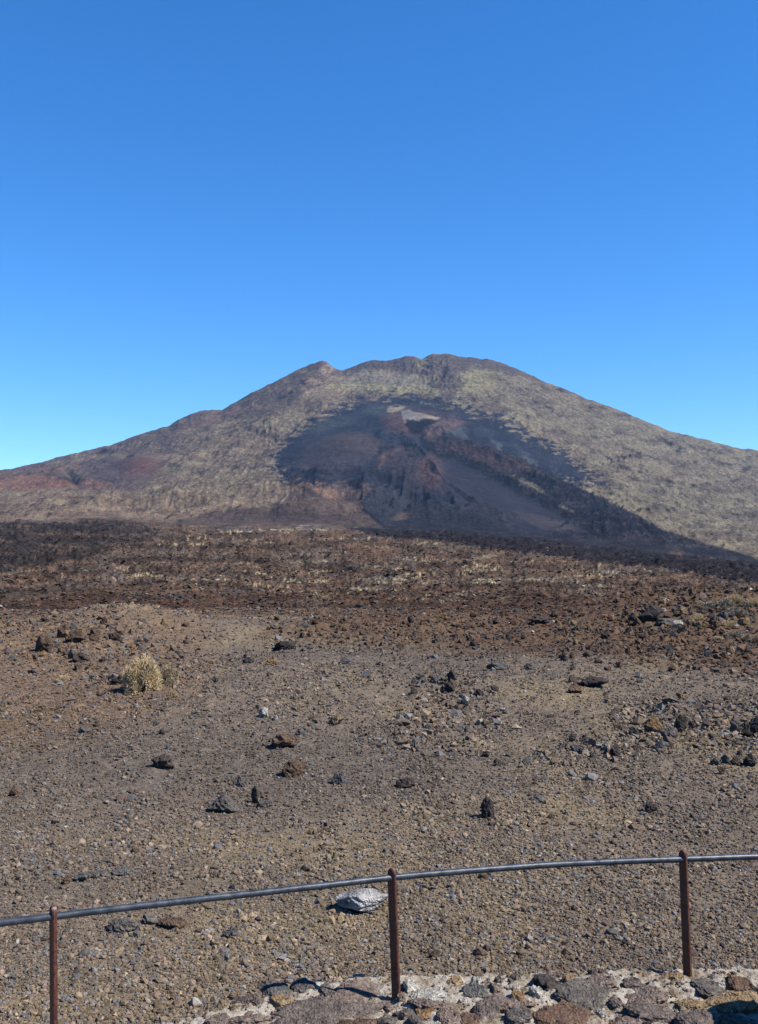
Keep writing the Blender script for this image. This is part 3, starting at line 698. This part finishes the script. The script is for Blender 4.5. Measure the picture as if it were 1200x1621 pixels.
ROCKS = [
 (571,1452,96,36,'boulder','big whitish lichen-spotted boulder lying behind the middle railing post'),
 (258,1219,46,22,'dark','dark grey flat-topped rock alone on the gravel at mid left'),
 (355,1291,54,26,'grey','wide grey rock with a black hollow under its left side'),
 (403,1277,14,26,'dark','thin dark stone standing on edge beside the wide grey rock'),
 (424,1281,36,11,'grey','low flat grey stone at the foot of the thin standing stone'),
 (380,1249,19,18,'blue','rounded blue-grey stone just above the wide grey rock'),
 (466,1233,42,24,'brown','two-humped orange-brown rock in the open gravel left of centre'),
 (538,1246,28,18,'blue','blue-grey lump right of the two-humped brown rock'),
 (415,1138,22,15,'white','brightest white stone in the gravel above centre left'),
 (437,1144,10,9,'white','tiny white chip right beside the brightest white stone'),
 (530,1150,28,15,'tan','tan stone with a dark left side near the white stone'),
 (448,1187,46,20,'red','low reddish slab with a broken left end'),
 (475,1166,24,11,'blue','flat bluish stone above the low reddish slab'),
 (772,1301,24,32,'black','black wedge-shaped stone standing upright in the right gravel'),
 (1032,1289,22,19,'black','small round black stone on the pale gravel at right'),
 (833,1214,26,12,'blue','blue-grey slab lying tilted left of the pale rubble'),
 (791,1215,20,12,'dark','dark knobbly stone left of the tilted slab'),
 (768,1200,14,9,'black','small black stone above the dark knobbly one'),
 (876,1214,11,15,'tan','upright tan block casting a short shadow to its left'),
 (857,1270,34,8,'blue','flush grey-blue flat stone in yellow gravel'),
 (916,1196,26,16,'blue','pale blue-grey rock at the left end of the rubble strip'),
 (940,1204,18,15,'grey','grey block in the middle of the pale rubble'),
 (960,1191,14,14,'white','light stone on top of the pale rubble'),
 (975,1200,20,18,'black','black stone in the rubble strip beside light ones'),
 (1038,1163,30,24,'orange','orange-tan angular slab leaning in the right rubble'),
 (1060,1172,30,18,'grey','flat-topped grey stone under the orange slab'),
 (1078,1164,26,26,'dark','tallest dark stone right of the orange slab'),
 (1003,1166,20,13,'black','black stone left of the orange slab with a deep shadow'),
 (1047,1190,26,15,'blue','blue-grey stone below the orange slab'),
 (1166,1164,22,20,'grey','pointed grey stone by the big black boulder at right edge'),
 (1196,1168,44,28,'black','big black boulder cut by the right edge of view'),
 (1134,1212,20,12,'grey','first grey stone of the dark row near the right edge'),
 (1150,1212,18,13,'blue','second stone of the dark row near the right edge'),
 (1168,1214,20,14,'dark','third stone of the dark row near the right edge'),
 (1190,1217,26,19,'black','largest last stone of the dark row at the right edge'),
 (1143,1228,15,11,'brown','small brown stone in front of the dark row'),
 (1078,1109,15,10,'orange','orange chip in grey gravel at the upper right'),
 (1136,1142,20,12,'tan','tan stone with orange side near the right rubble'),
 (912,1100,30,15,'red','reddish clump of clinker on the sandy patch'),
 (938,1089,54,15,'black','long low black rock behind the reddish clump'),
 (906,1082,22,11,'dark','short dark rock at the left end of the long black rock'),
 (786,1062,44,13,'blue','low wide blue-grey outcrop in the middle distance'),
 (841,1061,28,10,'blue','smaller blue-grey outcrop right of the wide one'),
 (716,1084,18,20,'dark','dark knob on top of the central rubble heap'),
 (690,1084,20,11,'blue','rounded grey-blue stone left of the dark knob'),
 (712,1098,20,15,'black','black stone under the dark knob of the heap'),
 (730,1108,10,13,'grey','upright grey slab in the central rubble heap'),
 (736,1118,14,11,'white','white stone in the central rubble heap'),
 (760,1149,14,9,'white','white stone at the lower end of the central heap'),
 (790,1146,11,8,'white','smallest white chip right of the central heap'),
 (677,1156,11,7,'blue','pale bluish chip left of the central heap'),
 (797,1127,14,6,'white','flat pale stone at the right side of the central heap'),
 (758,1104,20,13,'black','black stone at the right shoulder of the central heap'),
 (86,1305,26,8,'pink','flat pinkish slab flush in the gravel at left'),
 (22,1262,18,15,'brown','brown lump near the left edge half way down'),
 (196,1482,62,20,'grey','grey half-buried rock under the rail at left'),
 (238,1466,30,16,'blue','upper grey hump joined to the half-buried rock'),
 (275,1468,56,11,'brown','strip of brown clinker right of the half-buried rock'),
 (368,1486,34,13,'grey','small grey hump right of the brown clinker'),
 (128,1398,30,12,'blue','left end of the long low grey ledge behind the rail'),
 (158,1392,40,12,'grey','middle of the long low grey ledge behind the rail'),
 (192,1388,34,12,'blue','right end of the long low grey ledge behind the rail'),
 (106,1402,18,12,'brown','brown stone touching the low grey ledge'),
 (648,1248,44,12,'dark','low dark stone with gravel around it right of centre'),
 (430,1572,50,18,'grey','grey lump against the back of the low wall'),
 (65,1036,42,26,'brown','round orange-brown boulder at far left below the pale mound'),
 (118,1018,36,16,'brown','wide brown rock with a deep cleft under the pale mound'),
 (150,1010,24,14,'brown','upright brownish rock right of the cleft rock'),
 (178,1016,18,15,'brown','brown rock at the end of the mound rocks'),
 (98,1012,22,16,'brown','brown rock left of the cleft rock'),
 (130,1050,34,15,'dark','low dark rock beneath the cleft rock'),
 (112,1046,16,15,'grey','greenish-grey stone beside the low dark rock'),
 (205,1031,20,10,'orange','orange stone above the big straw-coloured bush'),
 (190,1086,32,15,'black','black rock in the shade left of the straw-coloured bush'),
 (448,1032,44,14,'black','hollow-looking rock, black to stand for a shaded gap, in the middle distance left of centre'),  # its black colour stands for the shadowed hole under a rock
 (392,1052,22,13,'black','dark rock below left of the hollow-looking rock'),
 (430,1054,24,10,'orange','orange stone below the hollow-looking rock'),
 (545,1052,24,10,'blue','grey-blue lump right of the hollow-looking rock'),
 (1028,989,46,26,'black','largest dark outcrop beside the cushion shrubs at right'),
 (1062,991,44,12,'grey','grey ledge right of the largest dark outcrop'),
 (1092,994,16,12,'tan','pale pinkish stone at the end of the grey ledge'),
 (1116,971,34,11,'dark','dark ledge between the cushion shrubs'),
 (1000,987,16,13,'dark','dark pointed rock left of the largest outcrop'),
 (855,988,34,11,'dark','long dark slab lying on the crest'),
 (1180,962,10,9,'white','pale stone among the grey shrubs at right'),
 (1166,995,14,6,'white','pale flat chip below the grey shrubs'),
 (574,900,32,12,'black','dark lava knoll far out in the brown field'),
 (1185,1166,14,18,'dark','narrow dark stone squeezed against the big black boulder'),
 (905,1176,16,12,'dark','dark stone above the pale rubble strip'),
 (1010,1192,16,10,'brown','brown stone in the middle of the rubble strip'),
 (340,1082,14,10,'grey','grey stone right of the straw-coloured bush'),
 (256,1165,14,9,'dark','dark stone on the left gravel above the flat-topped rock'),
 (134,1162,22,12,'grey','grey jagged stone in the upper left gravel'),
 (690,1520,22,10,'dark','dark clinker stone just behind the low wall'),
 (990,1500,16,9,'black','black pebble cluster stone in the right near gravel'),
 (405,1168,20,9,'pink','pinkish flat stone left of the reddish slab'),
]
for i, (a, b_, w_, h_, m_, lab) in enumerate(ROCKS):
    kw = {}
    if i == 0: kw = dict(sub=4, depth=.62, rough=.06, bury=.10, planes=26, yaw=.15)
    if m_ == 'black' and h_ > 28: kw = dict(planes=9)
    place_rock(i, a, b_, w_, h_, m_, lab, 'rocks lying in the volcanic gravel' if i else None, name='boulder' if i == 0 or 'boulder' in lab else 'rock', cat='boulder' if i == 0 or 'boulder' in lab else 'rock', **kw)
# lesser rocks of the rubble patches: nothing tells one from the next within a patch
PATCH = [('right rubble bank', (880,1190,990,1065), 60, (9,17), 'rough brown lava block in the coarse rubble bank below the cushion shrubs', ['brown','red','dark','brown','tan']),
         ('central heap', (650,790,1080,1185), 26, (7,14), 'small angular stone of the central rubble heap', ['dark','brown','grey','brown','orange']),
         ('right strip', (880,1195,1130,1200), 30, (8,15), 'small grey-brown stone of the rubble strip at the right', ['dark','grey','brown','blue']),
         ('left mound rocks', (5,300,985,1070), 34, (9,18), 'rough brown stone strewn below the pale mound at left', ['brown','dark','red','grey','orange']),
         ('right outcrop', (1010,1198,948,1005), 24, (10,20), 'pale dusty rock of the outcrop between the cushion shrubs at right', ['tan','grey','pink','tan','white']),
         ('crest rocks', (430,900,985,1030), 26, (7,13), 'small dark stone strewn along the crest of the gravel', ['dark','brown','black','red'])]
kk = 5000
for gname, (xa, xb, va, vb), cnt, (sa, sb), lab, mats in PATCH:
    rr = random.Random(gname)
    for _ in range(cnt):
        kk += 1; s_ = rr.uniform(sa, sb)
        place_rock(kk, rr.uniform(xa, xb), rr.uniform(va, vb), s_, s_*rr.uniform(.45, .75), rr.choice(mats), lab, 'loose stones: '+gname, sub=2, rough=.12, bury=.4)

# ------------------------------------------------------------------ dry shrubs
def blade_mat(name, c0, c1):
    m, n, l, b = mat_base(name, .8, .2)
    a = n.new('ShaderNodeAttribute'); a.attribute_name = 'Col'
    l.new(a.outputs['Color'], b.inputs['Base Color'])
    return m
m_straw = blade_mat('dry_twigs', 0, 0)
def shrub(px, v, w, h, c0, c1, label, nb=900, group=None, seed=0, lobes=1, name='dry_shrub'):
    g = np.random.default_rng(seed+300)
    x, y, z = ground_at(px, v)
    W = w*y/F/2; H = h*y/F
    root = bpy.data.objects.new(name, None); sc.collection.objects.link(root)
    root.location = (x, y, z-.02); root.empty_display_size = .1
    tag(root, label, 'shrub', group)
    # woody stems from the root, then fine twigs that fill the cushion in clumps
    def tri_blades(p, d, ln, wd):
        s = np.cross(d, g.normal(size=d.shape)); s /= np.linalg.norm(s, axis=1)[:, None]+1e-9
        e = p+d*ln[:, None]
        V_ = np.stack([p-s*wd[:, None], p+s*wd[:, None], e+s*wd[:, None]*.4, e-s*wd[:, None]*.4], 1).reshape(-1, 3)
        F_ = np.arange(len(V_)).reshape(-1, 4)
        return V_, F_
    ns = 40
    d = g.normal(size=(ns, 3)); d[:, 2] = np.abs(d[:, 2])+.35; d /= np.linalg.norm(d, axis=1)[:, None]
    p = g.normal(0, .08, (ns, 3))*np.array([W, W, 0])
    Vv, Ff = tri_blades(p, d*np.array([W, W, H])*.75, np.ones(ns), np.full(ns, .012*max(W, .3)))
    link('stems', mesh_np('stems', Vv, Ff, m_straw, np.tile(C(92,78,62), (len(Vv), 1))), root)
    nl = 26*lobes; nb = int(nb*2.2)
    lc = g.normal(size=(nl, 3)); lc[:, 2] = np.abs(lc[:, 2])*1.1; lc /= np.linalg.norm(lc, axis=1)[:, None]
    lc = lc*g.uniform(.62, .86, (nl, 1))
    k = g.integers(0, nl, nb)
    off = g.normal(size=(nb, 3)); off /= np.linalg.norm(off, axis=1)[:, None]
    q = lc[k] + off*g.uniform(.05, .24, (nb, 1))
    q[:, 2] = np.abs(q[:, 2])
    dd = q*.6+off*.6+g.normal(0, .25, (nb, 3)); dd /= np.linalg.norm(dd, axis=1)[:, None]
    sc_ = np.array([W, W, H*.95])
    Vv, Ff = tri_blades(q*sc_, dd*sc_, g.uniform(.04, .12, nb), g.uniform(.005, .012, nb)*W*1.7)
    t = g.random(nb)[:, None]; cc = np.array(c0)*(1-t)+np.array(c1)*t
    cc = cc*(.8+.4*g.random(nl))[k][:, None]
    link('foliage', mesh_np('foliage', Vv, Ff, m_straw, np.repeat(cc, 4, 0)), root)
    return root
ST0, ST1 = C(184,162,126,1.45), C(222,200,160,1.55); GR0, GR1 = C(120,114,104,1.9), C(156,148,132,1.9); TN0, TN1 = C(160,140,108,1.8), C(190,170,132,1.8)
SH = [(226,1095,64,62,ST0,ST1,'largest straw-yellow dry bush standing on the left gravel',9000),
 (266,1085,38,42,GR0,TN1,'greyish thin dry bush touching the right side of the largest bush',4200),
 (102,1078,26,13,ST0,ST1,'low straw-coloured tuft left of the largest bush',1600),
 (273,1102,18,13,ST0,TN1,'little dry tuft at the foot of the greyish bush',1000),
 (114,1108,14,8,TN0,TN1,'tiny dull tuft below the low straw-coloured tuft',700),
 (205,1098,18,14,GR0,ST0,'small fringe of dry stalks on the left foot of the largest bush',900),
 (1110,960,18,10,ST0,ST1,'round yellow cushion shrub above the dark ledge',1200),
 (1165,957,36,18,ST0,ST1,'widest yellow cushion shrub on the right skyline of the rubble',2400),
 (1140,962,52,16,GR0,GR1,'wide grey leafless shrub left of the widest yellow cushion',2600),
 (1195,961,26,14,ST0,ST1,'yellow cushion shrub cut by the right edge of view',1400),
 (1103,984,28,15,ST0,ST1,'yellow-green cushion shrub right of the largest dark outcrop',1800),
 (1114,992,18,9,TN0,ST1,'small tan cushion just below the yellow-green one',900),
 (1004,976,18,11,TN0,TN1,'tan cushion shrub behind the largest dark outcrop',1000),
 (1166,977,44,15,GR0,GR1,'long grey shrub below the widest yellow cushion',2200),
 (1156,992,30,13,TN0,TN1,'tan cushion shrub below the long grey shrub',1500),
 (1163,1009,30,14,GR0,GR1,'low grey shrub nearest the coarse rubble',1500),
 (1136,1014,24,8,ST0,ST1,'flat yellow tuft left of the lowest grey shrub',900),
 (1183,1012,20,12,ST0,ST1,'yellow tuft right of the lowest grey shrub',1000),
 (1200,1015,18,16,TN0,ST1,'tan tuft at the right edge of view beside the rubble',900),
 (1186,986,14,10,GR0,TN1,'small drab shrub at the right edge above the rubble',700)]
for i, (a, b_, w_, h_, c0, c1_, lab, nb) in enumerate(SH):
    shrub(a, b_, w_, h_, c0, c1_, lab, nb, 'dry shrubs', seed=i*3, lobes=3 if i == 0 else 1)

# two far pines on the lava
def pine(px, y, h, label, seed):
    g = np.random.default_rng(seed); x = (px-600)/F*y; z = float(terr_h(np.array([x]), np.array([y]))[0])
    root = bpy.data.objects.new('pine_tree', None); sc.collection.objects.link(root); root.location = (x, y, z)
    tag(root, label, 'tree', 'lone pines on the lava field')
    m, n, l, b = mat_base('pine_bark', .9); b.inputs['Base Color'].default_value = (*C(80,62,50), 1)
    a = np.linspace(0, 2*math.pi, 9)[:-1]; Vv = []
    for t, r_ in ((-.05, .035), (.3, .025), (.7, .014), (.97, .003)):
        for q in a: Vv.append((math.cos(q)*r_*h+.01*h*math.sin(t*9), math.sin(q)*r_*h, t*h))
    Ff = [(i*8+k, i*8+(k+1) % 8, (i+1)*8+(k+1) % 8, (i+1)*8+k) for i in range(3) for k in range(8)]
    link('trunk', mesh_np('trunk', np.array(Vv), np.array(Ff), m), root)
    nb = 2200; t = g.uniform(.15, 1, nb); r_ = .30*h*(1-t)**.6*g.uniform(.2, 1, nb)**.5*(.75+.35*np.sin(t*26)); q = g.uniform(0, 6.283, nb)
    p = np.stack([np.cos(q)*r_, np.sin(q)*r_, t*h], 1)
    d = g.normal(size=(nb, 3)); d[:, 2] = d[:, 2]*.5+.3; d /= np.linalg.norm(d, axis=1)[:, None]
    s_ = np.cross(d, g.normal(size=(nb, 3))); s_ /= np.linalg.norm(s_, axis=1)[:, None]; e = p+d*.07*h; wq = .014*h
    Vv = np.stack([p-s_*wq, p+s_*wq, e+s_*wq*.4, e-s_*wq*.4], 1).reshape(-1, 3)
    tc = g.random(nb)[:, None]; cc = C(78,92,40)*(1-tc)+C(120,132,60)*tc
    link('crown', mesh_np('crown', Vv, np.arange(len(Vv)).reshape(-1, 4), m_straw, np.repeat(cc, 4, 0)), root)
pine(715, 1050, 8.5, 'bright green pine at the edge of the black lava', 4)
pine(768, 640, 4.2, 'smaller dull green pine nearer and right of the bright one', 5)

# ------------------------------------------------------------------ low stone wall under the railing
wall = bpy.data.objects.new('low_stone_wall', None); sc.collection.objects.link(wall); wall.location = (.8, 7.1, 0)
tag(wall, 'low wall of mixed lava stones set in pale cement under the railing', 'wall')
def mort_h(x, y):
    return .045 + .030*fbm(x/.30, y/.22, 3, 201) + .020*fbm(x/.07, y/.06, 3, 203) + .012*ridged(x/.16, y/.12, 2, 207)
WT = .95
xs = np.linspace(-4.6, 5.4, 1200); ts = np.linspace(0, 1, 170)
Xw = np.repeat(xs[:, None], len(ts), 1)
be = back_edge(xs) + .05*fbm(xs/.22, xs*0+1, 3, 205) + .02*fbm(xs/.05, xs*0+1, 2, 206)
Yw = be[:, None] - WT*ts[None]
Zw = mort_h(Xw, Yw)
Zw = Zw - .45*(1-sstep(0, .05, ts))[None] - .25*sstep(.97, 1, ts)[None]
m_cem, n_, l_, b = mat_base('cement_mortar', .95, .15)
g_ = n_.new('ShaderNodeNewGeometry')
t1 = nnode(n_, l_, 5, 6, .6, g_.outputs['Position']); t2 = nnode(n_, l_, 60, 5, .65, g_.outputs['Position'])
r1 = ramp(n_, l_, t1.outputs['Fac'], .35, C(160,142,118), .6, C(214,206,194)); r2 = ramp(n_, l_, t2.outputs['Fac'], .3, .65, .65, 1.15)
l_.new(mul(n_, l_, r1.outputs[0], r2.outputs[0]), b.inputs['Base Color'])
bp = n_.new('ShaderNodeBump'); bp.inputs['Distance'].default_value = .02; bp.inputs['Strength'].default_value = 1
l_.new(t2.outputs['Fac'], bp.inputs['Height']); l_.new(bp.outputs[0], b.inputs['Normal'])
o = link('mortar', mesh_np('mortar', np.stack([Xw-.8, Yw-7.1, Zw], -1).reshape(-1, 3), grid_faces(len(xs), len(ts)), m_cem), wall)
STN = [ # photograph column, row, width, height, stone, rise in metres
 (520,1604,160,42,'worn',.10),(386,1611,84,24,'pink',.05),(574,1568,92,32,'pink',.07),(678,1566,78,44,'white',.05),(748,1568,50,20,'blue',.05),
 (684,1590,74,22,'pink',.05),(668,1604,36,11,'orange',.03),(612,1611,38,20,'grey',.06),(710,1611,46,28,'pink',.07),(640,1602,38,15,'worn',.04),
 (742,1615,32,20,'red',.05),(794,1584,90,32,'pink',.09),(769,1600,44,30,'worn',.09),(866,1553,46,32,'black',.10),(948,1555,48,20,'pink',.06),
 (998,1553,36,18,'worn',.07),(928,1578,92,42,'grey',.09),(1012,1574,84,38,'pink',.10),(892,1607,112,42,'red',.12),(1091,1591,52,26,'tan',.07),
 (1157,1588,92,28,'tan',.08),(1119,1557,52,36,'grey',.05),(1172,1558,44,32,'red',.08),(1197,1568,26,20,'black',.09),(820,1579,24,22,'orange',.07),
 (1137,1556,24,12,'white',.07),(978,1588,28,20,'worn',.06),(1032,1604,84,30,'worn',.10),(478,1560,40,22,'grey',.05),(520,1562,36,18,'grey',.05),
 (440,1564,54,28,'blue',.08),(340,1618,40,16,'pink',.05),(448,1586,40,12,'tan',.03),(820,1612,46,22,'grey',.04),(1098,1616,70,30,'worn',.09),
 (1172,1618,74,34,'worn',.10),(990,1616,54,26,'pink',.06),(720,1548,30,14,'tan',.04),(612,1590,28,12,'pink',.04),(1060,1545,40,12,'tan',.03),
 (650,1560,26,20,'white',.04),(903,1550,24,12,'tan',.04),(1240,1575,60,40,'brown',.08),(1250,1610,70,30,'worn',.08),(560,1625,70,24,'brown',.07),(450,1625,60,24,'worn',.08)]
gs = random.Random(77); tries = 0
while len(STN) < 66 and tries < 6000:
    tries += 1
    a = gs.uniform(320, 1230); b_ = gs.uniform(1536, 1622); w_ = gs.uniform(12, 34); h_ = w_*gs.uniform(.3, .55)
    yy = (HC-.07)*F/(b_-VH); xx = (a-600)/F*yy
    if yy > float(back_edge(xx))-.05: continue
    if any(abs(a-q[0]) < (w_+q[2])*.47 and abs(b_-q[1]) < (h_+q[3])*.47 for q in STN): continue
    STN.append((a, b_, w_, h_, gs.choice(['pink','tan','grey','white','pink','worn']), gs.uniform(.03, .06)))
for i, (a, b_, w_, h_, m_, rise) in enumerate(STN):
    y = (HC-.07)*F/(b_-VH); x = (a-600)/F*y
    W = w_*y/F; Dp = h_*y*y/((HC-.07)*F)*.95
    z = float(mort_h(np.array([x]), np.array([y]))[0])
    p, f = slab_shape(9000+i*11, 4 if w_ > 40 else 3)
    rise *= .5
    p = p*np.array([W/2*1.12, Dp/2*1.15, rise*.6+.035]); p[:, 2] += .16*p[:, 0]*math.sin(i*2.3)+.16*p[:, 1]*math.cos(i*3.1)
    # tops worn flat
    p[:, 2] += .008*fbm(p[:, 0]/.05+i, p[:, 1]/.05, 3, 211+i)
    s_ = link('stone', mesh_np('stone', p, f, RM[m_]), wall)
    s_.data.set_sharp_from_angle(angle=math.radians(35))
    s_.location = (x-.8, y-7.1, z-.008)
    s_.rotation_euler = (0, 0, random.Random(i).uniform(-.12, .12))

# grit and chips lying on the wall top
ng = 9000
gx_ = rng.uniform(-1.6, 3.6, ng); gy_ = back_edge(gx_) - rng.uniform(.03, .9, ng)
kp = rng.random(ng) < np.clip(.25+1.1*fbm(gx_/.25, gy_/.18, 3, 401), .03, 1); gx_, gy_ = gx_[kp], gy_[kp]; ng = len(gx_)
gr_ = .0065*np.exp(np.clip(rng.normal(0, .5, ng), -1, 1.3))
gc_ = peb_col(np.ones((ng, 1))*C(128,112,98), ng)
grit = scatter('grit', gx_, gy_, gr_, gc_, icosa(), mort_h, m_peb)
grit.parent = wall; grit.location = (-.8, -7.1, 0); tag(grit, kind='stuff')
# short pillar added unseen, right of the view, to cast a shadow on the wall
pil = bpy.data.objects.new('shadow_pillar', None); sc.collection.objects.link(pil); pil.location = (3.3, 6.35, 0)
tag(pil, 'short square pillar of lava stones added out of view at right to throw the dark shadow', 'pillar')
gx, gz = np.meshgrid(np.linspace(0, 4, 97)[:-1], np.linspace(-.1, .80, 40))
def square(t, r):
    k = np.floor(t); f = t-k; k = k.astype(int) % 4
    X_ = np.select([k == 0, k == 1, k == 2, k == 3], [-1+2*f, 1+0*f, 1-2*f, -1+0*f]); Y_ = np.select([k == 0, k == 1, k == 2, k == 3], [-1+0*f, -1+2*f, 1+0*f, 1-2*f])
    return X_*r, Y_*r
rr_ = .335+.015*fbm(gx*6, gz*9, 3, 301)
bx_, by_ = square(gx, rr_)
vv_ = np.stack([bx_, by_, gz], -1).reshape(-1, 3); ff_ = []
for i in range(39):
    for k in range(96): ff_.append((i*96+k, i*96+(k+1) % 96, (i+1)*96+(k+1) % 96, (i+1)*96+k))
link('mortar', mesh_np('mortar', vv_, np.array(ff_), m_cem), pil)
p, f = rock_shape(7777, 4, 6, .03)
p = np.sign(p)*np.abs(p)**.45*np.array([.40, .40, .07])
c_ = link('cap_stone', mesh_np('cap_stone', p, f, RM['grey']), pil); c_.location = (0, 0, .84)
gp = random.Random(5)
for zc in (.1, .32, .54, .72):
    for sd in range(4):
        for of in (-.17, .15):
            p, f = rock_shape(gp.randrange(99999), 3, 8, .1); p = p*np.array([.15, .06, .11])
            q = link('stone', mesh_np('stone', p, f, RM[gp.choice(['brown', 'dark', 'grey', 'pink'])]), pil)
            a = sd*math.pi/2; q.rotation_euler = (0, 0, a)
            q.location = (math.cos(a)*(of+gp.uniform(-.02, .02))+math.sin(a)*.33, math.sin(a)*of-math.cos(a)*.33, zc)

# ------------------------------------------------------------------ railing
rail_root = bpy.data.objects.new('railing', None); sc.collection.objects.link(rail_root); rail_root.location = (.09, 7.06, .05)
tag(rail_root, 'railing of one round dark steel bar carried by rust-brown posts', 'railing')
m_rail, n_, l_, b = mat_base('painted_steel', .3, .6)
b.inputs['Metallic'].default_value = .35
g_ = n_.new('ShaderNodeNewGeometry'); t1 = nnode(n_, l_, 14, 5, .6, g_.outputs['Position'])
r1 = ramp(n_, l_, t1.outputs['Fac'], .35, C(60,68,80,1.0), .7, C(94,102,114,1.05)); l_.new(r1.outputs[0], b.inputs['Base Color'])
r2 = ramp(n_, l_, t1.outputs['Fac'], .3, .3, .7, .5); l_.new(r2.outputs[0], b.inputs['Roughness'])
bp = n_.new('ShaderNodeBump'); bp.inputs['Distance'].default_value = .002; l_.new(t1.outputs['Fac'], bp.inputs['Height']); l_.new(bp.outputs[0], b.inputs['Normal'])
m_post, n_, l_, b = mat_base('rust_brown_paint', .5, .4)
g_ = n_.new('ShaderNodeNewGeometry'); t1 = nnode(n_, l_, 40, 6, .65, g_.outputs['Position'])
r1 = ramp(n_, l_, t1.outputs['Fac'], .35, C(72,38,32,1.0), .68, C(118,70,57,1.15)); l_.new(r1.outputs[0], b.inputs['Base Color'])
r2 = ramp(n_, l_, t1.outputs['Fac'], .3, .38, .7, .65); l_.new(r2.outputs[0], b.inputs['Roughness'])
bp = n_.new('ShaderNodeBump'); bp.inputs['Distance'].default_value = .0015; l_.new(t1.outputs['Fac'], bp.inputs['Height']); l_.new(bp.outputs[0], b.inputs['Normal'])
RP = [(-820,1596),(-640,1556),(-420,1512),(-150,1477),(0,1461),(84,1451),(160,1441.5),(300,1425.5),(400,1414.5),(510,1402),(619,1389.5),(700,1382),(800,1374),(870,1369),(930,1366),(1000,1363),(1081,1360),(1200,1356),(1330,1352.5),(1540,1349),(1620,1348),(1800,1347)]
pts = []
for a, v_ in RP:
    y = 2.417*F/(v_-VH); pts.append(((a-600)/F*y, y, HC-2.417))
pts = np.array(pts)
# Catmull-Rom through the surveyed points
fine = []
for i in range(1, len(pts)-2):
    for t in np.linspace(0, 1, 9)[:-1]:
        p0, p1, p2, p3 = pts[i-1:i+3]
        fine.append(.5*((2*p1)+(-p0+p2)*t+(2*p0-5*p1+4*p2-p3)*t*t+(-p0+3*p1-3*p2+p3)*t**3))
fine = np.array(fine); tan = np.gradient(fine, axis=0); tan /= np.linalg.norm(tan, axis=1)[:, None]
side = np.cross(tan, (0, 0, 1.0)); side /= np.linalg.norm(side, axis=1)[:, None]; up = np.cross(side, tan)
ns = 24; ang = np.linspace(0, 2*math.pi, ns+1)[:-1]; RR = .0235
Vv = (fine[:, None]+RR*(np.cos(ang)[None, :, None]*side[:, None]+np.sin(ang)[None, :, None]*up[:, None])).reshape(-1, 3)
nr = len(fine); Ff = [(i*ns+k, i*ns+(k+1) % ns, (i+1)*ns+(k+1) % ns, (i+1)*ns+k) for i in range(nr-1) for k in range(ns)]
link('rail', mesh_np('rail', Vv-np.array([.09, 7.06, .05]), np.array(Ff), m_rail), rail_root)

import bmesh
def post_mesh():
    bm = bmesh.new(); w2, t2 = .031, .015; H = 1.0
    prof = [(-w2, -.15), (w2, -.15), (w2, H-.05)]
    for k in range(1, 12):
        a = math.pi*k/12; prof.append((w2*math.cos(a), H-.05+.05*math.sin(a)))
    prof.append((-w2, H-.05))
    f = [bm.verts.new((x, -t2, z)) for x, z in prof]; bk = [bm.verts.new((x, t2, z)) for x, z in prof]
    bm.faces.new(f); bm.faces.new(bk[::-1]); n = len(prof)
    for i in range(n): bm.faces.new((f[i], bk[i], bk[(i+1) % n], f[(i+1) % n]))
    bmesh.ops.recalc_face_normals(bm, faces=bm.faces)
    bmesh.ops.bevel(bm, geom=[e for e in bm.edges if abs(e.calc_face_angle(0)) > .9], offset=.004, segments=2, affect='EDGES')
    me = bpy.data.meshes.new('post'); bm.to_mesh(me); bm.free(); me.materials.append(m_post)
    for p in me.polygons: p.use_smooth = True
    me.set_sharp_from_angle(angle=math.radians(40))
    return me
pm = post_mesh()
# column of the foot, column of the rail crossing, rail row, yaw, height factor
for (cb, ct, vr, yaw, tall) in ((85.5, 84.3, 1451, -48, 1), (628, 620.5, 1389.5, -32, 1), (1089.5, 1081.5, 1360, -47, 1), (1544, 1538, 1349, -60, 1), (-618, -616, 1551.5, -60, 1)):
    y = 2.417*F/(vr-VH); zr = HC-2.417
    top = zr+.072; xt = (ct-600)/F*y
    vb = 1595 if cb < 900 else 1564
    dv = (1595-1389.5) if cb < 900 else (1564-1360)
    if cb < 100: dv = 240
    if cb > 1500: vb = 1564; dv = 204
    lean = ((cb-ct)/F*y)/(dv/F*y)
    hgt = 1.0
    o = link('post', pm, rail_root)
    zf_ = top-hgt
    foot_x = xt + lean*(zr-zf_)
    o.location = (foot_x-.09, y-7.06, zf_-.05)
    o.rotation_euler = (0, -math.atan(lean), math.radians(yaw))
    # rotation order XYZ: lean is applied before yaw, so undo the yaw in the lean
    from mathutils import Matrix
    M = Matrix.Rotation(-math.atan(lean), 4, 'Y') @ Matrix.Rotation(math.radians(yaw), 4, 'Z')
    o.rotation_euler = M.to_euler()

# ------------------------------------------------------------------ air
hm = bpy.data.materials.new('air_haze'); hm.use_nodes = True; hn = hm.node_tree.nodes; hn.clear()
ho = hn.new('ShaderNodeOutputMaterial'); pv = hn.new('ShaderNodeVolumePrincipled')
pv.inputs['Color'].default_value = (.30, .58, 1.0, 1); pv.inputs['Density'].default_value = 1.9e-5; pv.inputs['Anisotropy'].default_value = .1
hm.node_tree.links.new(pv.outputs[0], ho.inputs['Volume'])
bm = bmesh.new(); bmesh.ops.create_cube(bm, size=1.0)
for vtx in bm.verts: vtx.co = (vtx.co.x*19000, vtx.co.y*19000, 500+vtx.co.z*1300)
me = bpy.data.meshes.new('haze'); bm.to_mesh(me); bm.free(); me.materials.append(hm)
o = link('haze', me); tag(o, kind='stuff')
